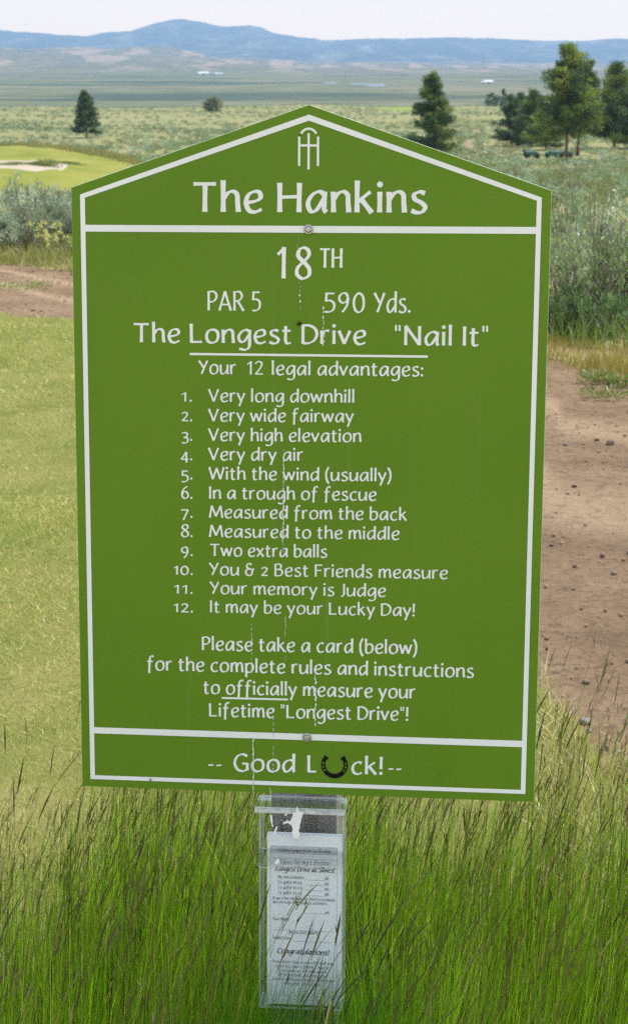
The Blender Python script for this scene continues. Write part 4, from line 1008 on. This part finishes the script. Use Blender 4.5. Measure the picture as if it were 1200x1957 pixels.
x, y = foot(70, 470); shrub("sagebrush", x, y + .5, .68, .34, 40, 130, .026, [(.13, .20, .11), (.18, .24, .15), (.2, .27, .17)], "darker green sagebrush top rising behind the big silvery one", GB, 3)
x, y = foot(-20, 492); shrub("sagebrush", x, y, .46, .34, 40, 140, .026, SAGE, "sagebrush cut by the left edge of the picture", GB, 4)
x, y = foot(1105, 628); shrub("sagebrush", x, y, .72, .40, 46, 100, .026, SAGE_G, "large green grey sagebrush beside the sign's right edge", GB, 6, .25)
x, y = foot(1195, 622); shrub("sagebrush", x, y + .1, .74, .46, 64, 64, .026, SAGE_G + [(.22, .20, .16)], "twiggy half bare sagebrush at the right edge of the picture", GB, 7, .5)
x, y = foot(1150, 606); shrub("sagebrush", x, y + .7, .78, .55, 46, 100, .028, SAGE_G + SAGE, "tall pale sagebrush behind the two at the right of the sign", GB, 8, .4)
x, y = foot(1128, 640); shrub("sagebrush", x, y - .1, .36, .24, 30, 140, .022, [(.13, .22, .09), (.17, .27, .12)], "low fresh green bush at the foot of the large right sagebrush", GB, 9, .1)
x, y = foot(1075, 640); shrub("sagebrush", x, y, .34, .22, 26, 120, .022, [(.12, .2, .08), (.17, .25, .11)], "low green bush touching the sign's right edge", GB, 10, .1)
x, y = foot(1290, 620); shrub("sagebrush", x, y, .72, .55, 54, 110, .028, SAGE_G, "sagebrush beyond the right edge of the picture", GB, 12, .35)

# purple flower and pale seed heads in front of the left sagebrush
x, y = G(101, 498); root = empty("wildflower", (x, y, z1(x, y))); tag(root, "single pale purple wildflower before the left sagebrush", "flower")
b = MB(); b.tube([(0, 0, 0), (.01, 0, .15), (.0, .01, .27)], [.004, .003, .002], 5); link("stem", b.mesh("stem", simple_mat('stem', (.2, .25, .1), (.25, .3, .12))), root)
k = 60; dv = rng.normal(0, 1, (k, 3)); dv[:, 2] = np.abs(dv[:, 2]); dv /= np.linalg.norm(dv, axis=1, keepdims=True)
V, F, C = tris(dv * .013 + np.array([0, .01, .275]), dv, np.full(k, .022), np.full(k, .009), pal(k, [(.42, .36, .55), (.5, .44, .62)])); link("petals", np_mesh("petals", V, F, M['leaf'], C), root)
for j, (px, py) in enumerate(((95, 500), (112, 505), (128, 503), (84, 506))):
    x, y = G(px, py); root = empty("seeding_weed", (x, y, z1(x, y)))
    tag(root, ["thin weed with pale yellow heads beside the purple flower", "pale yellow weed right of the purple flower", "pale yellow weed touching the sign's left edge", "short pale weed left of the purple flower"][j], "weed", "pale yellow weeds before the left sagebrush")
    b = MB(); cen = []
    for q in range(7):
        a = rng.uniform(0, 6.28); l_ = rng.uniform(.02, .1); hgt = rng.uniform(.16, .34); tp = (math.cos(a) * l_, math.sin(a) * l_, hgt)
        b.tube([(0, 0, 0), (tp[0] * .3, tp[1] * .3, hgt * .6), tp], [.003, .002, .0015], 4); cen.append(np.array(tp) + rng.normal(0, .012, (26, 3)))
    link("stem", b.mesh("stem", bpy.data.materials['stem']), root); cen = np.concatenate(cen); k = len(cen)
    V, F, C = tris(cen, rng.normal(0, 1, (k, 3)), rng.uniform(.01, .02, k), rng.uniform(.005, .009, k), pal(k, [(.48, .44, .2), (.42, .42, .16), (.52, .48, .28)])); link("blossoms", np_mesh("blossoms", V, F, M['leaf'], C), root)
# green plantlets on the dirt
for j, (px, py, s) in enumerate(((1165, 765, .09), (45, 556, .13), (1138, 735, .06), (1185, 742, .05))):
    x, y = G(px, py); k = 260; a = rng.uniform(0, 6.28, k); q = np.sqrt(rng.random(k)) * s
    cen = np.c_[np.cos(a) * q * 1.6, np.sin(a) * q, rng.uniform(.0, .05, k)]
    V, F, C = tris(cen, np.c_[np.cos(a), np.sin(a), np.full(k, .8)], rng.uniform(.015, .03, k), rng.uniform(.004, .007, k), pal(k, [(.13, .19, .05), (.19, .25, .07)]))
    tag(link("green_weed", np_mesh("green_weed", V, F, M['leaf'], C), None, (x, y, z1(x, y) + .015)), ["bright green weed growing in the dirt right of the sign", "flat green weed in the middle of the path left of the sign", "small green weed on the path near the right bushes", "tiny green weed at the right edge above the bright one"][j], "weed")

# sagebrush covering the slope --------------------------------------------------
poly = np.array([G(a, b) for a, b in fw_px])
fwc = catmull(poly, 8, True)
def inside(px_, py_, ol):
    r_ = np.zeros(len(px_), bool); k = len(ol); j = k - 1
    for i in range(k):
        xi, yi, xj, yj = ol[i, 0], ol[i, 1], ol[j, 0], ol[j, 1]
        r_ ^= ((yi > py_) != (yj > py_)) & (px_ < (xj - xi) * (py_ - yi) / (yj - yi + 1e-12) + xi); j = i
    return r_
green_ol = catmull([G(a, b, 200) for a, b in gr_px], 8, True); red_ol = catmull([G(a, b) for a, b in [(886, 270), (895, 268), (903, 277), (906, 287), (897, 290), (887, 284)]], 8, True)
CARTS = [G(1015, 305), G(1055, 305), G(1078, 304)]
def sage_field(n_, d0, d1, halfw):
    u = rng.random(n_); d = np.sqrt(d0 ** 2 + u * (d1 ** 2 - d0 ** 2)); a = rng.uniform(-halfw, halfw, n_)
    x = d * a; y = d
    k = ~inside(x, y, fwc) & ~inside(x, y, green_ol) & ~inside(x, y, red_ol) & (y > path_far_y(np.clip(x, -29, 19)) + 1.5)
    for cx_, cy_ in CARTS: k &= ~((np.abs(x - cx_ * y / cy_) < 1.6) & (y > cy_ - 14) & (y < cy_ + 2.))
    k &= rng.random(n_) < np.clip(.25 + 2.2 * (fbm(x / 9, y / 14, 3, 51) - .3), .05, 1)
    return x[k], y[k]
def visible_px(x, y):
    d = y; p = 600 + FPX * x / (d * CP); return p
fx, fy = [], []
for n_, d0, d1, hw in ((1500, 27, 60, .42), (7000, 60, 200, .36), (12000, 200, 420, .34), (9000, 420, 740, .34)):
    a_, b_ = sage_field(n_, d0, d1, hw); fx.append(a_); fy.append(b_)
fx = np.concatenate(fx); fy = np.concatenate(fy); fz = Z(fx, fy)
# the nearest in view are copied one by one
dep = (EYE - fz); xi = fx; fw_ = fy * CP + dep * SP; upv = fy * SP - dep * CP
pxx = 600 + FPX * fx / fw_; pyy = 978.5 - FPX * upv / fw_
roof = np.interp(pxx, [135, 588, 1053], [361, 200, 361], left=3000, right=3000)
vis = (pyy < 392) & (pxx > -15) & (pxx < 1215) & (pyy - 20 < roof) & (pyy > 150)
# hidden behind the near bushes
vis &= ~((pxx > 1050) & (pyy > 400)) & ~((pxx < 140) & (pyy > 380))
order = np.where(vis)[0]; order = order[np.argsort(fy[order])][:260]
tuftsM = []
for k in range(7):
    tw, (V, F, C) = sagebrush(1.0, .75, 26, 34, .085, [SAGE_G, SAGE, [(.21, .215, .09), (.25, .25, .11)], SAGE_G, [(.16, .19, .07), (.24, .23, .12)], SAGE, [(.13, .15, .09), (.2, .2, .14)]][k], False, 100 + k, .15)
    tuftsM.append((V, F, C))
protos = [np_mesh("sagebrush", V, F, M['sage'], C) for V, F, C in tuftsM]
for j, i in enumerate(order):
    s = rng.uniform(.45, .95); o_ = link("sagebrush", protos[j % 7], None, (fx[i], fy[i], fz[i] - .05), (0, 0, rng.uniform(0, 6.28))); o_.scale = (s * rng.uniform(.8, 1.25), s, s * rng.uniform(.7, 1.05))
    tag(o_, "grey green sagebrush among many on the slope beyond the path", "shrub", "sagebrush scattered over the slope")
rest = np.setdiff1d(np.arange(len(fx)), order)
parts = []
lowp = []
for k in range(7):
    V, F, C = tuftsM[k]; nf = len(F); lowp.append([])
    for frac, grow in ((.35, 1.5), (.13, 2.3), (.05, 3.4)):
        sel = np.random.default_rng(k).choice(nf, int(nf * frac), replace=False); Vq = V.reshape(-1, 5, 3)[sel]; cq = Vq.mean(1, keepdims=True); lowp[k].append((cq + (Vq - cq) * grow, C.reshape(-1, 5, 3)[sel]))
tiers = np.digitize(fy[rest], [110, 300])
for tr_ in range(3):
    for k in range(7):
        ii = rest[(tiers == tr_) & (rest % 7 == k)]
        if not len(ii): continue
        Vq, Cq = lowp[k][tr_]; q = len(ii); s = rng.uniform(.45, 1.0, q); an = rng.uniform(0, 6.28, q); ca, sa = np.cos(an)[:, None, None], np.sin(an)[:, None, None]
        sx_ = (s * rng.uniform(.85, 1.35, q))[:, None, None]; B = Vq[None]
        V = np.stack([(B[..., 0] * ca - B[..., 1] * sa) * sx_ + fx[ii][:, None, None], (B[..., 0] * sa + B[..., 1] * ca) * sx_ + fy[ii][:, None, None], B[..., 2] * (s * .9)[:, None, None] + (fz[ii] - .05)[:, None, None]], -1).reshape(-1, 3)
        tint = rng.uniform(.75, 1.25, (q, 1, 1, 1)); C = (np.broadcast_to(Cq[None], (q, *Cq.shape)) * tint).reshape(-1, 3)
        parts.append((V, np.arange(len(V)).reshape(-1, 5), C))
V, F, C = join(parts)
tag(link("sagebrush_cover", np_mesh("sagebrush_cover", V, F, M['sage'], C)), "distant sagebrush cover thinning out towards the valley", "sagebrush", kind='stuff')

# rough fringe along the top of the fairway and over the bunker lip
ring = catmull(np.array([G(a, b) for a, b in fw_px[:10]]), 90); q = rng.integers(0, len(ring), 15000); pp = ring[q] + rng.normal(0, .9, (15000, 2)); 
hh = rng.uniform(.2, .55, len(pp)); V, F, C, _ = blades(np.c_[pp, Z(pp[:, 0], pp[:, 1]) + .05], hh, hh * rng.uniform(.1, .7, len(pp)), rng.uniform(0, 6.28, len(pp)), rng.uniform(.04, .10, len(pp)), 2, pal(len(pp), [(.18, .17, .05), (.25, .22, .09)]), pal(len(pp), [(.28, .25, .10), (.22, .22, .07)]))
P1 = (V, F, C)
lip = catmull(np.array([G(a, b) for a, b in [(-60, 319), (0, 320.5), (30, 317), (62, 320), (95, 316), (128, 315), (150, 318)]]), 40); q = rng.integers(0, len(lip), 5000); pp = lip[q] + rng.normal(0, .35, (5000, 2)) + np.array([0, .7])
hh = rng.uniform(.15, .42, len(pp)) * np.interp(600 + FPX * pp[:, 0] / pp[:, 1], [0, 60, 80, 130, 150], [.2, .3, .8, .7, .2]); V, F, C, _ = blades(np.c_[pp, Z(pp[:, 0], pp[:, 1]) + .1], hh, hh * rng.uniform(.1, .8, len(pp)), rng.uniform(0, 6.28, len(pp)), rng.uniform(.03, .07, len(pp)), 2, pal(len(pp), [(.08, .11, .03), (.12, .14, .04)]), pal(len(pp), [(.16, .2, .05), (.2, .21, .07)]))
V, F, C = join([P1, (V, F, C)])
tag(link("rough_grass", np_mesh("rough_grass", V, F, M['turf'], C)), "longer rough grass around the fairway and the bunker lip", "grass", kind='stuff')

# pines -------------------------------------------------------------------------
def conifer(name, px, py_base, py_top, wpx, label, group, prof, cols, rs, clear=.12, d=None, nl=80, dens=1.0, up=.15, trunk_r=None, lean=0., gaps=.0):
    if d is None: x, y = G(px, py_base)
    else: x, y = at_dist(px, d)
    r3 = np.random.default_rng(rs); gz_ = z1(x, y); fwd = y
    r_ = ray(px, py_top); H = (EYE + r_[2] / r_[1] * y - gz_) * .965
    Wd = wpx / FPX * fwd * .5 * 1.07
    root = empty(name, (x, y, gz_ - .1)); tag(root, label, "tree", group)
    tw = MB(); tr0 = trunk_r or H * .017
    tp = [(lean * H * t_ ** 2 + .006 * H * math.sin(t_ * 9 + rs), .005 * H * math.cos(t_ * 7), H * t_) for t_ in np.linspace(0, .985, 10)]
    tw.tube(tp, [tr0 * (1.25 if i == 0 else 1) * (1 - .93 * i / 9) for i in range(10)], 8)
    cen = []; dv = []; cc = []
    for i in range(nl):
        t_ = clear + (1 - clear) * ((i + r3.random()) / nl) ** .95
        az = r3.uniform(0, 6.283) if i % 3 else (i * 2.4) % 6.283
        L = Wd * np.interp((t_ - clear) / (1 - clear), *prof) * r3.uniform(.75, 1.12)
        if r3.random() < gaps: L *= .45
        p0 = np.array([np.interp(t_, np.linspace(0, .985, 10), [p[0] for p in tp]), 0, H * t_ * .985]); dr = np.array([math.cos(az), math.sin(az), 0])
        p2 = p0 + dr * L + np.array([0, 0, L * (up + .45 * max(0, t_ - .6)) * r3.uniform(.5, 1.5)]); p1 = p0 + dr * L * .5 + np.array([0, 0, -L * .06])
        q = np.linspace(0, 1, 4)[:, None]; pts = p0 * (1 - q) ** 2 + 2 * p1 * q * (1 - q) + p2 * q ** 2
        tw.tube(pts, np.linspace(max(tr0 * .22 * (1.1 - t_), .02), .012, 4), 5, False)
        nclump = max(2, int(3 + 4.5 * L / (H * .12)))
        bc = np.array(cols[r3.integers(len(cols))]) * r3.uniform(.8, 1.2)
        for k in range(nclump):
            f = r3.uniform(.28, 1.05); c0 = p0 * (1 - f) ** 2 + 2 * p1 * f * (1 - f) + p2 * f ** 2 + r3.normal(0, .055 * H * .35, 3) + np.array([0, 0, .012 * H])
            m_ = int(46 * dens); rad_ = max(H * .026, Wd * .14) * r3.uniform(.7, 1.35)
            o3 = r3.normal(0, 1, (m_, 3)); o3 /= np.linalg.norm(o3, axis=1, keepdims=True); o3 *= r3.random((m_, 1)) ** .5
            cen.append(c0 + o3 * rad_ * np.array([1.15, 1.15, .75])); dv.append(o3 + dr * .5 + np.array([0, 0, .4]) + r3.normal(0, .3, (m_, 3)))
            cc.append(np.repeat((bc * r3.uniform(.8, 1.25))[None], m_, 0) * (1 + r3.normal(0, .15, (m_, 1))))
    cen = np.concatenate(cen); k = len(cen)
    V, F, C = tris(cen, np.concatenate(dv), H * .020 * r3.uniform(.7, 1.4, k), H * .0075 * r3.uniform(.7, 1.3, k), np.clip(np.concatenate(cc) * 1.3, .005, .6))
    link("trunk", tw.mesh("trunk", M['bark'], True), root); link("crown", np_mesh("crown", V, F, M['needle'], C), root)
    return root
PINE = [(.10, .15, .045), (.135, .185, .05), (.18, .215, .06), (.08, .125, .045)]
PINE_Y = [(.14, .18, .04), (.20, .225, .05), (.26, .265, .06), (.11, .145, .04)]
DARK = [(.06, .10, .05), (.08, .12, .055), (.05, .085, .05)]
CONE = ([0, .12, .35, .6, .82, 1], [.85, 1., .86, .62, .40, .10]); WIDE = ([0, .1, .25, .45, .65, .8, .92, 1], [.7, .95, 1., .92, .68, .45, .34, .12]); ROUND = ([0, .25, .5, .75, 1], [.8, 1., .95, .7, .25])
GT = "pines scattered over the valley side"
conifer("pine_tree", 166, 264, 171, 52, "lone dark conifer in the sagebrush left of the sign's peak", GT, CONE, DARK + [(.07, .10, .045)], 1, .13, nl=120, up=-.02)
conifer("pine_tree", 820, 290, 136, 88, "open pine standing just behind the right slope of the sign's top", GT, CONE, PINE + DARK, 2, .06, d=215, nl=100, gaps=.25)
conifer("pine_tree", 1074, 301, 81, 116, "tallest pine with a bare lower trunk and yellowish green crown", GT, WIDE, PINE_Y[:1] + PINE + DARK[:2], 3, .24, d=196, nl=95, up=.3, gaps=.3)
conifer("pine_tree", 1095, 293, 110, 78, "slender pine tucked close behind the tallest pine", GT, CONE, PINE + DARK, 4, .25, d=212, nl=80, up=.2, lean=.10)
conifer("pine_tree", 1163, 286, 119, 132, "dark full pine right of the tallest pine", GT, CONE, PINE + DARK, 5, .08, d=236, nl=95, gaps=.15)
conifer("pine_tree", 1008, 282, 168, 74, "dark conifer with a pointed top left of the tallest pine", GT, CONE, DARK + PINE[:1], 6, .03, d=245, nl=75)
conifer("pine_tree", 968, 281, 178, 68, "dark conifer at the left end of the right clump", GT, CONE, DARK, 7, .03, d=250, nl=75)
conifer("pine_tree", 986, 276, 174, 60, "dark conifer squeezed between two others in the right clump", GT, CONE, DARK, 8, .05, d=262, nl=60)
conifer("pine_tree", 1034, 283, 212, 76, "low bushy yellow green pine at the foot of the tallest pine", GT, ROUND, PINE + PINE_Y[:1], 9, .05, d=232, nl=55)
conifer("pine_tree", 1197, 279, 150, 80, "pine cut off by the right edge of the picture", GT, CONE, PINE, 10, .06, d=262, nl=60)
conifer("pine_tree", 932, 204, 177, 30, "small far conifer, left and lower of the distant pair", GT, ROUND, DARK, 11, .03, d=690, nl=40)
conifer("pine_tree", 953, 204, 168, 20, "small far conifer, taller and narrower of the distant pair", GT, CONE, DARK, 12, .03, d=690, nl=40)
conifer("juniper_tree", 412, 213, 186, 36, "round grey green juniper alone on the sage slope left of the sign's peak", None, ROUND, [(.10, .125, .065), (.13, .15, .08)], 13, .04, d=560, nl=70, up=.25)

# far barns ---------------------------------------------------------------------
M['white'] = simple_mat('whitewash', (.55, .56, .57), (.62, .63, .64), .5, .6, .2); M['roof'] = simple_mat('roof_metal', (.48, .50, .53), (.56, .58, .60), .4, .5, .3); M['dark'] = simple_mat('dark_opening', (.04, .045, .05), (.06, .06, .07), 1, .8, .1)
M['bluegrey'] = simple_mat('bluegrey_metal', (.16, .2, .24), (.22, .26, .3), 1, .6, .3)
def barn(px, py, wpx, hpx, label, wall='white', roof='roof'):
    x, y = G(px, py, 900); s = y / FPX; W_ = wpx * s; H_ = hpx * s; D_ = W_ * .6
    root = empty("barn", (x, y, z1(x, y)), (0, 0, .12)); tag(root, label, "barn", "ranch buildings far out in the valley")
    b = MB(); b.box(-W_ / 2, W_ / 2, -D_ / 2, D_ / 2, -1, H_ * .6); link("wall", b.mesh("wall", M[wall]), root)
    b = MB(); ov = .3
    for sg in (-1, 1):
        b.add([(-W_ / 2 - ov, sg * (D_ / 2 + ov), H_ * .58), (W_ / 2 + ov, sg * (D_ / 2 + ov), H_ * .58), (W_ / 2 + ov, 0, H_), (-W_ / 2 - ov, 0, H_)], [(0, 1, 2, 3)] if sg < 0 else [(3, 2, 1, 0)])
    b.add([(-W_ / 2, -D_ / 2, H_ * .6), (-W_ / 2, D_ / 2, H_ * .6), (-W_ / 2, 0, H_ * .97), (W_ / 2, -D_ / 2, H_ * .6), (W_ / 2, D_ / 2, H_ * .6), (W_ / 2, 0, H_ * .97)], [(0, 2, 1), (3, 4, 5)])
    link("roof", b.mesh("roof", M[roof]), root)
    b = MB(); b.box(-W_ * .12, W_ * .12, -D_ / 2 - .08, -D_ / 2 - .02, -.5, H_ * .45); link("door", b.mesh("door", M['dark']), root)
barn(389, 143.5, 19, 6, "white barn far out in the valley left of the sign's peak")
barn(405, 143.5, 10, 4, "low dark shed beside the far white barn", 'bluegrey', 'bluegrey')
barn(418, 143, 13, 3.4, "long pale low shed right of the far white barn", 'bluegrey', 'roof')
barn(932, 160, 17, 6.5, "white barn in the valley left of the right hand pines")
barn(922, 160, 6, 4, "small shed at the left end of the right white barn", 'bluegrey', 'roof')

# two dark green utility carts parked under the pines --------------------------
M['cartgreen'] = simple_mat('cart_green', (.03, .12, .085), (.045, .15, .11), 1.5, .35, .5); M['rubber'] = simple_mat('rubber', (.015, .015, .016), (.025, .025, .026), 3, .8, .2)
def cart(px, py, rot, label, flip=1, seat=True):
    x, y = G(px, py); root = empty("utility_cart", (x, y, z1(x, y) + .12), (0, 0, rot)); tag(root, label, "utility cart", "dark green utility carts under the pines")
    b = MB(); pts = [(-.62, .28), (.66, .28), (.80, .40), (.76, .60), (.30, .78), (-.62, .74)]
    b.prism([(flip * a, c_) for a, c_ in (pts if flip > 0 else pts[::-1])], -.42, .42); bo = link("body", b.mesh("body", M['cartgreen']), root); bevel(bo, .05, 2)
    for sx_ in (-.48, .52):
        for sy_ in (-.44, .44):
            b = MB(); b.tube([(flip * sx_, sy_ - .08, .22), (flip * sx_, sy_ + .08, .22)], .22, 14); link("wheel", b.mesh("wheel", M['rubber']), root)
    if seat:
        b = MB(); b.box(-.06, .06, -.34, .34, .3, 1.0); so = link("seat_back", b.mesh("seat_back", M['rubber']), root, (flip * -.74, 0, 0), (0, -.12 * flip, 0)); bevel(so, .03, 2)
cart(1015, 305, .1, "dark green cart with an upright black seat, left of the tallest pine's trunk")
cart(1055, 305, -.25, "dark green cart against the left side of the tallest pine's trunk", -1, False)
cart(1078, 304, .2, "green cart half hidden behind the tallest pine's trunk", 1, False)

# ------------------------------------------------------------------ air
hm, n, o = new_mat('haze'); N = NT(n)
pv = N.node("VolumePrincipled"); pv.inputs['Color'].default_value = (.43, .67, 1.0, 1); pv.inputs['Density'].default_value = 8.0e-5; pv.inputs['Anisotropy'].default_value = .1
N.l(pv.outputs[0], o.inputs['Volume'])
b = MB(); b.box(-12500, 12500, -60, 16400, -75, 480)
tag(link("haze", b.mesh("haze", hm)), "pale blue air between the sign and the mountains", "haze", kind='stuff')
